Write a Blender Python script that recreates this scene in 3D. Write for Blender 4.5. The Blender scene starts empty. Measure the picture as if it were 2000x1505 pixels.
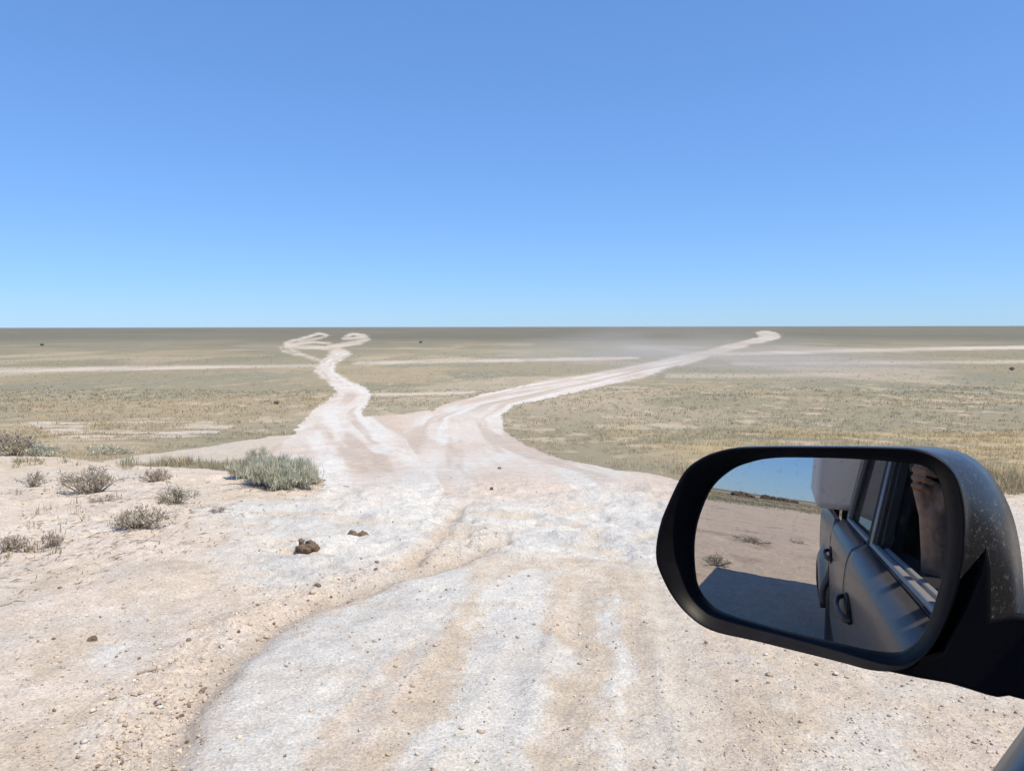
import bpy, bmesh, math, random
import numpy as np
from mathutils import Matrix, Vector, Euler

random.seed(7)
RNG = np.random.default_rng(11)
scene = bpy.context.scene
COL = scene.collection

# ------------------------------------------------------------------ camera
F_PX, IMG_W, IMG_H, HORIZON = 1450.0, 2000.0, 1505.0, 638.0
CAM_Z = 1.5
PITCH = math.atan((IMG_H / 2 - HORIZON) / F_PX)
ROLL = math.radians(-0.11)
cam_data = bpy.data.cameras.new("camera")
cam_data.sensor_width = 36.0
cam_data.lens = 36.0 * F_PX / IMG_W
cam_data.clip_start = 0.008
cam_data.clip_end = 90000.0
cam = bpy.data.objects.new("camera", cam_data)
COL.objects.link(cam)
cam.location = (0, 0, CAM_Z)
cam.rotation_euler = (Matrix.Rotation(math.pi / 2 - PITCH, 3, 'X') @ Matrix.Rotation(ROLL, 3, 'Z')).to_euler()
scene.camera = cam

# ------------------------------------------------------------------ sky, sun, exposure
THETA = 0.7962                      # heading of the truck, clockwise from the view direction
SUN_EL = math.radians(61.0)
SUN_AZ = THETA + math.radians(90 - 13)   # compass style, clockwise from +Y
sun_dir = Vector((math.sin(SUN_AZ) * math.cos(SUN_EL), math.cos(SUN_AZ) * math.cos(SUN_EL), math.sin(SUN_EL)))
world = bpy.data.worlds.new("World")
scene.world = world
world.use_nodes = True
wn = world.node_tree
wn.nodes.clear()
sky = wn.nodes.new("ShaderNodeTexSky")
sky.sky_type = 'NISHITA'
sky.sun_disc = False
sky.sun_elevation = SUN_EL
sky.sun_rotation = SUN_AZ
sky.altitude = 0.0
sky.air_density = 1.0
sky.dust_density = 0.0
sky.ozone_density = 6.0
sky_gamma = wn.nodes.new("ShaderNodeGamma"); sky_gamma.inputs[1].default_value = 0.62
sky_tint = wn.nodes.new("ShaderNodeVectorMath"); sky_tint.operation = 'MULTIPLY'
sky_tint.inputs[1].default_value = (0.77, 1.17, 1.79)
bg = wn.nodes.new("ShaderNodeBackground")
bg.inputs[1].default_value = 0.143
wo = wn.nodes.new("ShaderNodeOutputWorld")
wn.links.new(sky.outputs[0], sky_gamma.inputs[0])
wn.links.new(sky_gamma.outputs[0], sky_tint.inputs[0])
wn.links.new(sky_tint.outputs[0], bg.inputs[0])
wn.links.new(bg.outputs[0], wo.inputs[0])
sun_data = bpy.data.lights.new("sun", 'SUN')
sun_data.energy = 4.4
sun_data.angle = math.radians(0.53)
sun_data.color = (1.0, 0.875, 0.70)
sun = bpy.data.objects.new("sun", sun_data)
COL.objects.link(sun)
sun.rotation_euler = (-sun_dir).to_track_quat('-Z', 'Y').to_euler()
sun.location = (5, -5, 20)
scene.view_settings.view_transform = 'Standard'
scene.view_settings.look = 'None'
scene.view_settings.exposure = 0.3
scene.view_settings.gamma = 1.0
scene.render.engine = 'CYCLES'
scene.cycles.max_bounces = 8

# ------------------------------------------------------------------ noise
def _hash(ix, iy, seed):
    h = (ix.astype(np.int64) * 374761393 + iy.astype(np.int64) * 668265263 + seed * 974634511) & 0xFFFFFFFF
    h = ((h ^ (h >> 13)) * 1274126177) & 0xFFFFFFFF
    h = h ^ (h >> 16)
    return (h & 0xFFFFFF).astype(np.float32) / np.float32(0x7FFFFF) - np.float32(1)

def vnoise(x, y, seed=0):
    x = np.asarray(x, dtype=np.float64); y = np.asarray(y, dtype=np.float64)
    ix = np.floor(x); iy = np.floor(y)
    fx = (x - ix).astype(np.float32); fy = (y - iy).astype(np.float32)
    sx = fx * fx * fx * (fx * (fx * 6 - 15) + 10); sy = fy * fy * fy * (fy * (fy * 6 - 15) + 10)
    ix = ix.astype(np.int64); iy = iy.astype(np.int64)
    a = _hash(ix, iy, seed); b = _hash(ix + 1, iy, seed); c = _hash(ix, iy + 1, seed); d = _hash(ix + 1, iy + 1, seed)
    return (a + (b - a) * sx) * (1 - sy) + (c + (d - c) * sx) * sy

def fbm(x, y, octaves=4, seed=0, gain=0.5):
    s = 0.0; amp = 1.0; tot = 0.0; c, sn = math.cos(0.6), math.sin(0.6)
    for o in range(octaves):
        s = s + amp * vnoise(x, y, seed + o * 17)
        tot += amp; amp *= gain
        x, y = (x * c - y * sn) * 2.03 + 3.1, (x * sn + y * c) * 2.03 - 1.7
    return s / tot

def sstep(a, b, x):
    t = np.clip((x - a) / (b - a), 0, 1)
    return t * t * (3 - 2 * t)

# ------------------------------------------------------------------ lay of the land
HX, HY = math.sin(THETA), math.cos(THETA)
def to_uv(x, y):
    return x * HX + y * HY, -x * HY + y * HX

_tab_d = np.array([0.1, 7.3, 9, 10, 14, 18, 24, 45, 80, 110, 230, 480, 1200, 60000.0])
_tab_h = np.array([1.55, 1.70, 1.83, 1.95, 2.45, 2.93, 3.5, 4.65, 5.5, 5.84, 6.34, 6.55, 6.65, 6.7])
_lt = np.linspace(math.log(0.1), math.log(60000.0), 5000)
_lh = np.interp(_lt, np.log(_tab_d), _tab_h)
_k = np.exp(-0.5 * (np.arange(-90, 91) / 32.0) ** 2); _k /= _k.sum()
_lh = np.convolve(np.pad(_lh, 90, mode='edge'), _k, mode='valid')

def brow_y(x):
    return np.interp(x, [-14, -6, -4, -2.6, -1.6, -0.8, 4, 9], [9.8, 9.2, 8.9, 8.2, 7.5, 7.1, 7.3, 7.8])

def brow_w(x):
    return np.interp(x, [-3.2, -1.9, -0.5], [0.9, 1.5, 3.2])

def base_z(x, y):
    u, v = to_uv(x, y)
    # the truck stands nose down on this tilt
    uu = np.where(u > 3.5, 3.5 + 1.2 * np.tanh((u - 3.5) / 1.2), np.where(u < -5.5, -5.5 + 1.5 * np.tanh((u + 5.5) / 1.5), u))
    zp = -0.0612 * uu
    zt = 1.5 - np.interp(np.log(np.maximum(y, 0.1)), _lt, _lh)
    b = brow_y(x)
    s = sstep(0, 1, (y - b) / brow_w(x))
    return zp * (1 - s) + zt * s

def pixel_ray(px, py):
    a = (px - IMG_W / 2) / F_PX; b = -(py - IMG_H / 2) / F_PX
    d = Vector((a, math.cos(PITCH) + b * math.sin(PITCH), -math.sin(PITCH) + b * math.cos(PITCH)))
    return d

_ts = np.exp(np.linspace(math.log(0.8), math.log(80000.0), 12000))
def at(px, py):
    """where the ray through a photo point meets the bare land"""
    d = pixel_ray(px, py)
    x = d.x * _ts; y = d.y * _ts; z = CAM_Z + d.z * _ts
    g = z - base_z(x, y)
    i = int(np.argmax(g < 0)) if (g < 0).any() else len(_ts) - 1
    i = max(i, 1)
    f = g[i - 1] / (g[i - 1] - g[i]) if g[i] < 0 else 1.0
    t = _ts[i - 1] + (_ts[i] - _ts[i - 1]) * f
    return float(d.x * t), float(d.y * t)

def in_poly(x, y, poly):
    P = np.array(poly)
    m = (x > P[:, 0].min()) & (x < P[:, 0].max()) & (y > P[:, 1].min()) & (y < P[:, 1].max())
    out = np.zeros(x.shape, bool)
    idx = np.nonzero(m)
    if len(idx[0]) == 0:
        return out
    xs = x[idx]; ys = y[idx]; c = np.zeros(xs.shape, bool)
    n = len(P)
    for i in range(n):
        x0, y0 = P[i]; x1, y1 = P[(i + 1) % n]
        if y0 == y1: continue
        k = ((y0 > ys) != (y1 > ys)) & (xs < (x1 - x0) * (ys - y0) / (y1 - y0) + x0)
        c ^= k
    out[idx] = c
    return out

def world_poly(pts):
    return [at(*p) for p in pts]

def strip(pts):
    """outline of a track from (x, y, width) stations"""
    A, B = [], []
    for i, (x, y, w) in enumerate(pts):
        x0, y0, _ = pts[max(i - 1, 0)]; x1, y1, _ = pts[min(i + 1, len(pts) - 1)]
        dx, dy = x1 - x0, y1 - y0; l = math.hypot(dx, dy) or 1
        A.append((x - dy / l * w / 2, max(y + dx / l * w / 2, 644.5))); B.append((x + dy / l * w / 2, max(y - dx / l * w / 2, 644.5)))
    return A + B[::-1]

ROAD_POLYS = [world_poly(p) for p in (
    # right branch
    [(845, 812), (850, 797), (880, 786), (960, 766), (1060, 746), (1160, 729), (1250, 712), (1340, 693), (1342, 708), (1320, 715), (1250, 737), (1160, 758),
     (1080, 776), (1010, 791), (980, 808), (977, 825), (990, 845), (900, 860), (860, 850)],
    # left branch
    [(560, 868), (578, 835), (608, 802), (648, 774), (655, 762), (638, 742), (615, 727), (616, 718), (628, 704), (640, 691), (648, 684), (683, 685), (688, 691),
     (668, 702), (657, 708), (652, 725), (682, 742), (715, 757), (727, 768), (720, 786), (704, 808), (720, 816), (840, 800), (900, 880), (700, 920)],
    # apron where they meet and climb to the brow
    [(505, 905), (530, 868), (590, 838), (700, 814), (845, 803), (978, 815), (987, 843), (1030, 870), (1100, 895), (1200, 917), (1330, 940), (1600, 985), (1600, 1100), (500, 1100), (640, 940)],
)]
FAINT_POLYS = [(world_poly(p), s) for p, s in (
    (strip([(1325, 707, 17), (1400, 686, 13), (1471, 667, 11), (1508, 661, 9), (1523, 657, 6), (1512, 651, 4), (1492, 647.5, 2.6), (1478, 650, 2.6), (1482, 656, 2.4)]), 1.0),
    (strip([(672, 690, 17), (655, 681, 11), (640, 677.5, 9), (668, 672.5, 8), (703, 667, 8), (720, 661, 6), (714, 655, 5), (690, 651, 5), (674, 657, 4)]), 1.0),
    (strip([(645, 680, 8), (615, 677, 7), (585, 677, 6), (558, 675, 6), (556, 669, 5), (575, 664, 5), (605, 656, 4.5), (625, 650, 4), (641, 655, 3.5)]), 0.95),
    (strip([(640, 706, 6), (622, 702, 5), (592, 691, 4.5), (570, 682, 4.5), (558, 676, 4)]), 0.8),
    (strip([(610, 697, 3), (575, 690, 3), (552, 683, 3), (548, 675, 2.5)]), 0.8),
    (strip([(582, 666, 4), (604, 663, 4.5), (628, 659, 4), (641, 655, 3)]), 0.75),
    (strip([(560, 672, 4), (590, 670, 4), (612, 667, 3.5), (645, 670, 4)]), 0.7),
    (strip([(668, 661, 4), (690, 660, 5), (712, 658, 5)]), 0.85),
    ([(1476, 649), (1500, 647), (1522, 653), (1524, 660), (1500, 662), (1484, 658)], 0.75),
    ([(0, 718), (300, 715), (585, 711), (622, 711), (622, 715), (580, 717), (300, 721), (-300, 732), (-300, 727)], 0.95),
    ([(690, 706), (900, 702.5), (1250, 696.5), (1250, 701), (900, 708), (690, 711)], 0.85),
    ([(1390, 690), (1600, 684), (2000, 677), (2300, 672), (2300, 678), (2000, 683), (1600, 690), (1390, 697)], 0.9),
    ([(1430, 708), (1700, 707), (2100, 705), (2100, 709), (1700, 712.5), (1430, 712)], 0.45),
    ([(1300, 730), (1480, 731), (1700, 731), (1700, 734), (1480, 736), (1300, 734)], 0.35),
    ([(730, 768), (930, 764), (930, 768), (800, 773), (730, 775)], 0.55),
    ([(-200, 905), (0, 895), (260, 888), (400, 873), (520, 852), (585, 846), (600, 885), (480, 899), (300, 903), (0, 910)], 0.9),
)]
CRUST_POLYS = [world_poly(p) for p in (
    [(350, 1560), (378, 1390), (455, 1300), (565, 1220), (700, 1172), (820, 1126), (945, 1112), (890, 1180), (865, 1230), (790, 1262), (745, 1300), (725, 1355), (640, 1390), (605, 1440), (640, 1475), (560, 1510), (520, 1600)],
    [(735, 1560), (790, 1450), (850, 1405), (890, 1340), (925, 1250), (945, 1150), (1010, 1118), (1115, 1100), (1070, 1180), (1060, 1250), (1112, 1235), (1102, 1330), (1070, 1420), (1015, 1510), (1000, 1600)],
    [(1165, 1560), (1195, 1380), (1187, 1290), (1175, 1180), (1212, 1160), (1224, 1260), (1228, 1350), (1238, 1450), (1225, 1560)],
    [(560, 1058), (640, 1030), (760, 975), (900, 955), (1100, 960), (1330, 985), (1330, 1060), (1100, 1075), (960, 1070), (860, 1105), (800, 1060), (700, 1075)],
    [(200, 1370), (380, 1365), (380, 1395), (200, 1400)], [(90, 1440), (240, 1400), (250, 1430), (120, 1500)], [(190, 1270), (260, 1240), (240, 1320), (200, 1345)],
    [(140, 1350), (200, 1340), (190, 1362), (140, 1366)], [(400, 1225), (470, 1220), (470, 1260), (400, 1255)], [(245, 1500), (290, 1470), (300, 1485), (260, 1530)],
)]
GULLY = np.array([at(*p) for p in [(330, 1560), (345, 1480), (372, 1390), (440, 1300), (520, 1240), (600, 1192), (700, 1160), (800, 1122), (900, 1095), (985, 1058)]])

BARE = world_poly([(60, 822), (330, 815), (470, 826), (400, 850), (120, 858)])
def dist_line(x, y, L):
    """distance to a polyline and side (positive on its right)"""
    best = np.full(x.shape, 1e9); side = np.zeros(x.shape)
    for i in range(len(L) - 1):
        ax, ay = L[i]; bx, by = L[i + 1]
        dx, dy = bx - ax, by - ay
        t = np.clip(((x - ax) * dx + (y - ay) * dy) / (dx * dx + dy * dy), 0, 1)
        d = np.hypot(x - ax - t * dx, y - ay - t * dy)
        s = (x - ax) * dy - (y - ay) * dx
        k = d < best
        best = np.where(k, d, best); side = np.where(k, np.sign(s), side)
    return best * side

ROAD_LINES = [np.array([at(*p) for p in L_]) for L_ in (
    [(760, 1000), (690, 880), (650, 805), (690, 772), (662, 745), (638, 722), (650, 703), (668, 690)],
    [(1000, 1000), (915, 870), (905, 815), (960, 788), (1080, 761), (1250, 724), (1400, 690), (1500, 664)])]
RUTS = [np.array([at(*p) for p in L_]) for L_ in (
    [(690, 1600), (750, 1505), (850, 1370), (920, 1260), (975, 1150), (1000, 1095)],
    [(1080, 1600), (1095, 1505), (1130, 1350), (1150, 1200), (1155, 1100)],
    [(1250, 1600), (1240, 1505), (1228, 1350), (1216, 1200), (1205, 1100)],
    [(1480, 1600), (1440, 1505), (1370, 1350), (1310, 1220), (1260, 1110)])]
WASH = np.array([at(*p) for p in [(790, 1108), (840, 1062), (880, 1015), (900, 990)]])
ROUGH = world_poly([(420, 1000), (640, 945), (900, 940), (1200, 945), (1420, 960), (1420, 1090), (1100, 1085), (980, 1065), (800, 1125), (600, 1190), (480, 1180)])

def masks(x, y):
    """what lies where: road, crust, vegetation and so on, for arrays of ground points"""
    r = np.hypot(x, y)
    jit = np.clip(0.0016 * r, 0.0, 1.2)
    wx = x + jit * fbm(x / np.maximum(jit * 4, 0.05) * 0 + x * 0.9, y * 0.9, 3, 5) * 3 + 0.03 * fbm(x * 6, y * 6, 3, 8)
    wy = y + jit * fbm(x * 0.9 + 40, y * 0.9, 3, 6) * 5 + 0.03 * fbm(x * 6 + 9, y * 6, 3, 9)
    road = np.zeros(x.shape)
    for P in ROAD_POLYS:
        road = np.maximum(road, in_poly(wx, wy, P))
    faint = np.zeros(x.shape)
    for P, s in FAINT_POLYS:
        faint = np.maximum(faint, in_poly(wx, wy, P) * s)
    # far off the tracks soften and break up
    fq = (r > 70) & (y > 0); xf, yf = wx[fq], wy[fq]
    acc_r = np.zeros(xf.shape); acc_f = np.zeros(xf.shape)
    offs = ((1.0, 0.0), (1.022, 0.0008), (0.978, -0.0008), (1.045, -0.0006), (0.957, 0.0006), (1.0, 0.0016), (1.0, -0.0016))
    for ky, kx in offs:
        xx, yy = xf * ky + kx * yf, yf * ky
        a_ = np.zeros(xf.shape); b_ = np.zeros(xf.shape)
        for P in ROAD_POLYS[:2]: a_ = np.maximum(a_, in_poly(xx, yy, P))
        for P, s in FAINT_POLYS: b_ = np.maximum(b_, in_poly(xx, yy, P) * s)
        acc_r += a_ / len(offs); acc_f += b_ / len(offs)
    brk = 0.45 + 0.55 * sstep(-0.22, 0.18, fbm(xf * 0.09, yf * 0.010, 4, 71, 0.6))
    road[fq] = acc_r; faint[fq] = acc_f * brk
    faint = np.maximum(faint, 0.9 * in_poly(wx, wy, BARE) * sstep(-0.05, 0.15, fbm(x * 0.35, y * 0.9, 4, 133)))
    crust = np.zeros(x.shape)
    near = (r < 9.5) & (y > 0.5)
    xn, yn = x[near], y[near]; cn = np.zeros(xn.shape)
    qx0 = xn + 0.14 * fbm(xn * 2.2, yn * 2.2, 5, 21, 0.6); qy0 = yn + 0.18 * fbm(xn * 2.2 + 7, yn * 2.2, 5, 22, 0.6)
    rx0 = xn + 0.3 * fbm(xn * 0.9, yn * 0.9, 4, 24); ry0 = yn + 0.3 * fbm(xn * 0.9 + 4, yn * 0.9, 4, 25)
    for j, (ax_, ay_) in enumerate(((0, 0), (.07, 0), (-.07, 0), (0, .12), (0, -.12), (.05, .08), (-.05, -.08), (-.05, .08), (.05, -.08))):
        qx = qx0 + ax_; qy = qy0 + ay_
        c1 = np.zeros(xn.shape)
        for P in CRUST_POLYS:
            c1 = np.maximum(c1, in_poly(qx, qy, P))
        cn += c1 / 9
    crust[near] = sstep(0.25, 0.8, cn + 0.55 * fbm(xn * 7, yn * 5, 5, 23, 0.62))
    bare = sstep(0.8, -0.1, (wy - brow_y(x)) + 0.25 * fbm(x * 1.5, y * 1.5, 3, 31)) * (y > -3) * 1.0
    back = (y <= -3) | (r < 10) & (y < brow_y(x))
    u, v = to_uv(x, y)
    veg_back = sstep(26, 38, r + 6 * fbm(x * 0.12, y * 0.12, 3, 33)) * (y < 3)
    veg = np.where((y > 3), 1 - bare, veg_back) * (1 - road)
    veg = np.clip(veg - faint, 0, 1)
    rough = np.zeros(x.shape); rn = np.zeros(xn.shape)
    for ax_, ay_ in ((0, 0), (.25, 0), (-.25, 0), (0, .35), (0, -.35), (.45, .2), (-.45, -.2), (-.45, .2), (.45, -.2)):
        rn += in_poly(rx0 + ax_, ry0 + ay_, ROUGH) / 9
    rough[near] = sstep(0.1, 0.95, rn + 0.35 * fbm(xn * 2, yn * 2, 4, 26))
    return road, faint, crust, veg, rough

def detail_z(x, y, road, veg, rough):
    r = np.hypot(x, y)
    near = sstep(16, 7, r)
    z = 0.010 * fbm(x * 3.0, y * 3.0, 4, 41) * near
    z = z + 0.0055 * fbm(x * 13, y * 13, 4, 43, 0.6) * sstep(10, 6, r)
    # broken crust on the brow
    rg = 1 - np.abs(fbm(x * 1.7, y * 2.6, 4, 45))
    z = z + rough * (0.085 * (rg - 0.75) + 0.045 * fbm(x * 4.0, y * 5.0, 4, 47)) * sstep(14, 9, r)
    # wheel tracks running along the road in the foreground
    ang = math.radians(8.5)
    ac = x * math.cos(ang) - y * math.sin(ang)
    al = x * math.sin(ang) + y * math.cos(ang)
    ruts = fbm(ac * 2.6, al * 0.22, 3, 49)
    on = sstep(5.6, 4.2, y) * sstep(0, 1, y)
    gd = dist_line(x, y, GULLY)
    z = z + on * 0.022 * ruts * sstep(-0.1, 0.4, gd)
    for i, Lr in enumerate(RUTS):
        rd_ = np.abs(dist_line(x, y, Lr)) + 0.035 * fbm(x * 2.5, y * 2.5, 3, 200 + i)
        k_ = on * (0.6 + 0.4 * fbm(x * 0.8, y * 0.8, 2, 210 + i))
        z = z - k_ * 0.016 * np.exp(-(rd_ / 0.10) ** 2) + k_ * 0.010 * np.exp(-((rd_ - 0.17) / 0.05) ** 2)
    # washed-out edge: the crust falls to the left into a shallow gully, the stony bank stands on its other side
    gw = gd + 0.05 * fbm(x * 3, y * 3, 3, 51)
    gfade = sstep(0.9, 1.6, y) * sstep(8.5, 5.5, y)
    z = z - gfade * 0.040 * np.exp(-((gw + 0.02) / 0.08) ** 2)
    z = z + gfade * 0.028 * fbm(x * 9, y * 9, 4, 54, 0.6) * np.exp(-((gd + 0.18) / 0.2) ** 2)
    z = z + gfade * 0.040 * np.exp(-((gw + 0.20) / 0.14) ** 2) * (0.5 + 1.1 * fbm(x * 4, y * 4, 4, 53))
    # a second, narrow gully further up
    wd = np.abs(dist_line(x, y, WASH)) + 0.04 * fbm(x * 4, y * 4, 3, 52)
    z = z - 0.04 * np.exp(-(wd / 0.07) ** 2) * sstep(12, 9, r)
    # left bank hummocks
    z = z + (0.06 * fbm(x * 0.9, y * 0.9, 4, 55) + 0.022 * fbm(x * 5, y * 5, 4, 56)) * sstep(-1.0, -2.6, x) * sstep(3.0, 5.0, y) * sstep(30, 12, r)
    # steppe hummocks
    z = z + veg * (0.05 * fbm(x * 0.8, y * 0.8, 3, 57) * sstep(9, 14, r) * sstep(160, 60, r) + 0.25 * fbm(x * 0.05, y * 0.05, 3, 59) * sstep(25, 60, r) * sstep(700, 200, r))
    z = z + road * sstep(9, 14, r) * sstep(60, 25, r) * (-0.015 + 0.04 * fbm(x * 0.9, y * 0.35, 3, 61))
    # keep the ground calm where the truck stands
    u, v = to_uv(x, y)
    calm = sstep(0.5, 1.4, np.maximum(np.maximum(u - 2.6, -4.2 - u), np.maximum(v - 0.4, -1.9 - v)) + 0.9)
    return z * (0.15 + 0.85 * calm)

def ground_z(x, y):
    x = np.atleast_1d(np.asarray(x, float)); y = np.atleast_1d(np.asarray(y, float))
    road, faint, crust, veg, rough = masks(x, y)
    return base_z(x, y) + detail_z(x, y, road, veg, rough)

# ------------------------------------------------------------------ materials
def new_mat(name):
    m = bpy.data.materials.new(name); m.use_nodes = True
    nt = m.node_tree
    return m, nt, nt.nodes["Principled BSDF"], nt.nodes, nt.links

def basic_mat(name, col, rough=0.6, metal=0.0, var=0.12, scale=8.0, bump=0.0, bscale=80.0, coat=0.0, dust=0.0, dust_col=(0.42, 0.36, 0.29), spec=0.5, dscale=55.0, dlo=0.42, dhi=0.8, ddist=0.0, dfilm=0.15):
    m, nt, b, N, L = new_mat(name)
    tc = N.new("ShaderNodeTexCoord")
    nz = N.new("ShaderNodeTexNoise"); nz.inputs["Scale"].default_value = scale; nz.inputs["Detail"].default_value = 5
    L.new(tc.outputs["Object"], nz.inputs["Vector"])
    mx = N.new("ShaderNodeMix"); mx.data_type = 'RGBA'
    mx.inputs[6].default_value = (*[c * (1 - var) for c in col], 1); mx.inputs[7].default_value = (*[min(1, c * (1 + var)) for c in col], 1)
    L.new(nz.outputs["Fac"], mx.inputs[0])
    out = mx.outputs[2]
    if dust > 0:
        n2 = N.new("ShaderNodeTexNoise"); n2.inputs["Scale"].default_value = dscale; n2.inputs["Detail"].default_value = 8; n2.inputs["Roughness"].default_value = 0.75; n2.inputs["Distortion"].default_value = ddist
        L.new(tc.outputs["Object"], n2.inputs["Vector"])
        rp = N.new("ShaderNodeValToRGB"); rp.color_ramp.elements[0].position = dlo; rp.color_ramp.elements[1].position = dhi
        rp.color_ramp.elements[0].color = (dust * dfilm,) * 3 + (1,); rp.color_ramp.elements[1].color = (dust,) * 3 + (1,)
        L.new(n2.outputs["Fac"], rp.inputs[0])
        m2 = N.new("ShaderNodeMix"); m2.data_type = 'RGBA'; m2.inputs[7].default_value = (*dust_col, 1)
        L.new(rp.outputs[0], m2.inputs[0]); L.new(out, m2.inputs[6]); out = m2.outputs[2]
    L.new(out, b.inputs["Base Color"])
    b.inputs["Roughness"].default_value = rough; b.inputs["Metallic"].default_value = metal; b.inputs["Coat Weight"].default_value = coat; b.inputs["Coat Roughness"].default_value = 0.12; b.inputs["Specular IOR Level"].default_value = spec
    if bump > 0:
        n3 = N.new("ShaderNodeTexNoise"); n3.inputs["Scale"].default_value = bscale; n3.inputs["Detail"].default_value = 6
        L.new(tc.outputs["Object"], n3.inputs["Vector"])
        bp = N.new("ShaderNodeBump"); bp.inputs["Strength"].default_value = bump; bp.inputs["Distance"].default_value = 0.01
        L.new(n3.outputs["Fac"], bp.inputs["Height"]); L.new(bp.outputs[0], b.inputs["Normal"])
    return m

def ground_material():
    m, nt, b, N, L = new_mat("ground")
    at_ = N.new("ShaderNodeAttribute"); at_.attribute_name = "albedo"
    aw = N.new("ShaderNodeAttribute"); aw.attribute_name = "grit"
    tc = N.new("ShaderNodeTexCoord")
    def noise(scale, detail, rough=0.6):
        n = N.new("ShaderNodeTexNoise"); n.inputs["Scale"].default_value = scale; n.inputs["Detail"].default_value = detail; n.inputs["Roughness"].default_value = rough
        L.new(tc.outputs["Object"], n.inputs["Vector"]); return n
    n1 = noise(9, 6, 0.65); n2 = noise(70, 5, 0.7); n3 = noise(1.6, 5, 0.6)
    def ramp(src, a, c, lo, hi):
        mr = N.new("ShaderNodeMapRange"); mr.inputs[1].default_value = a; mr.inputs[2].default_value = c; mr.inputs[3].default_value = lo; mr.inputs[4].default_value = hi
        L.new(src, mr.inputs[0]); return mr.outputs[0]
    f1 = ramp(n1.outputs["Fac"], 0.3, 0.7, 0.86, 1.10)
    f2 = ramp(n2.outputs["Fac"], 0.3, 0.7, 0.64, 1.24)
    f3 = ramp(n3.outputs["Fac"], 0.3, 0.7, 0.93, 1.06)
    def mul(a, c):
        x = N.new("ShaderNodeMath"); x.operation = 'MULTIPLY'; L.new(a, x.inputs[0]); L.new(c, x.inputs[1]); return x.outputs[0]
    f = mul(mul(f1, f2), f3)
    # dark grit and pale chips lying in the dust
    vo = N.new("ShaderNodeTexVoronoi"); vo.inputs["Scale"].default_value = 62; L.new(tc.outputs["Object"], vo.inputs["Vector"])
    lt = N.new("ShaderNodeMath"); lt.operation = 'LESS_THAN'; lt.inputs[1].default_value = 0.19; L.new(vo.outputs["Distance"], lt.inputs[0])
    sep = N.new("ShaderNodeSeparateColor"); L.new(vo.outputs["Color"], sep.inputs[0])
    gt = N.new("ShaderNodeMath"); gt.operation = 'LESS_THAN'; L.new(sep.outputs[0], gt.inputs[0])
    sc = N.new("ShaderNodeMath"); sc.operation = 'MULTIPLY'; sc.inputs[1].default_value = 0.5; L.new(aw.outputs["Fac"], sc.inputs[0]); L.new(sc.outputs[0], gt.inputs[1])
    g = mul(lt.outputs[0], gt.outputs[0])
    tone = ramp(sep.outputs[1], 0.0, 1.0, 0.35, 1.2)
    gm = N.new("ShaderNodeMix"); gm.data_type = 'FLOAT'; gm.inputs[2].default_value = 1.0; L.new(g, gm.inputs[0]); L.new(tone, gm.inputs[3])
    f = mul(f, gm.outputs[0])
    vm = N.new("ShaderNodeVectorMath"); vm.operation = 'SCALE'; L.new(at_.outputs["Color"], vm.inputs[0]); L.new(f, vm.inputs[3])
    L.new(vm.outputs[0], b.inputs["Base Color"])
    b.inputs["Roughness"].default_value = 0.95; b.inputs["Specular IOR Level"].default_value = 0.15
    bsum = N.new("ShaderNodeMath"); bsum.operation = 'MULTIPLY_ADD'; bsum.inputs[1].default_value = 0.35
    L.new(n2.outputs["Fac"], bsum.inputs[0]); L.new(n1.outputs["Fac"], bsum.inputs[2])
    n4 = noise(230, 3, 0.6)
    b2 = N.new("ShaderNodeMath"); b2.operation = 'MULTIPLY_ADD'; b2.inputs[1].default_value = 0.12
    L.new(n4.outputs["Fac"], b2.inputs[0]); L.new(bsum.outputs[0], b2.inputs[2])
    bp = N.new("ShaderNodeBump"); bp.inputs["Strength"].default_value = 0.8; bp.inputs["Distance"].default_value = 0.03
    L.new(b2.outputs[0], bp.inputs["Height"]); L.new(bp.outputs[0], b.inputs["Normal"])
    return m

def attr_mat(name, attr, rough=0.85, trans=0.0):
    m, nt, b, N, L = new_mat(name)
    a = N.new("ShaderNodeAttribute"); a.attribute_name = attr
    tc = N.new("ShaderNodeTexCoord"); n = N.new("ShaderNodeTexNoise"); n.inputs["Scale"].default_value = 25; L.new(tc.outputs["Object"], n.inputs["Vector"])
    mr = N.new("ShaderNodeMapRange"); mr.inputs[3].default_value = 0.8; mr.inputs[4].default_value = 1.2; L.new(n.outputs["Fac"], mr.inputs[0])
    vm = N.new("ShaderNodeVectorMath"); vm.operation = 'SCALE'; L.new(a.outputs["Color"], vm.inputs[0]); L.new(mr.outputs[0], vm.inputs[3])
    L.new(vm.outputs[0], b.inputs["Base Color"]); b.inputs["Roughness"].default_value = rough; b.inputs["Specular IOR Level"].default_value = 0.2
    if trans > 0:
        tr = N.new("ShaderNodeBsdfTranslucent"); L.new(vm.outputs[0], tr.inputs[0])
        ms = N.new("ShaderNodeMixShader"); ms.inputs[0].default_value = trans
        L.new(b.outputs[0], ms.inputs[1]); L.new(tr.outputs[0], ms.inputs[2]); L.new(ms.outputs[0], nt.nodes["Material Output"].inputs[0])
    return m

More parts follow.
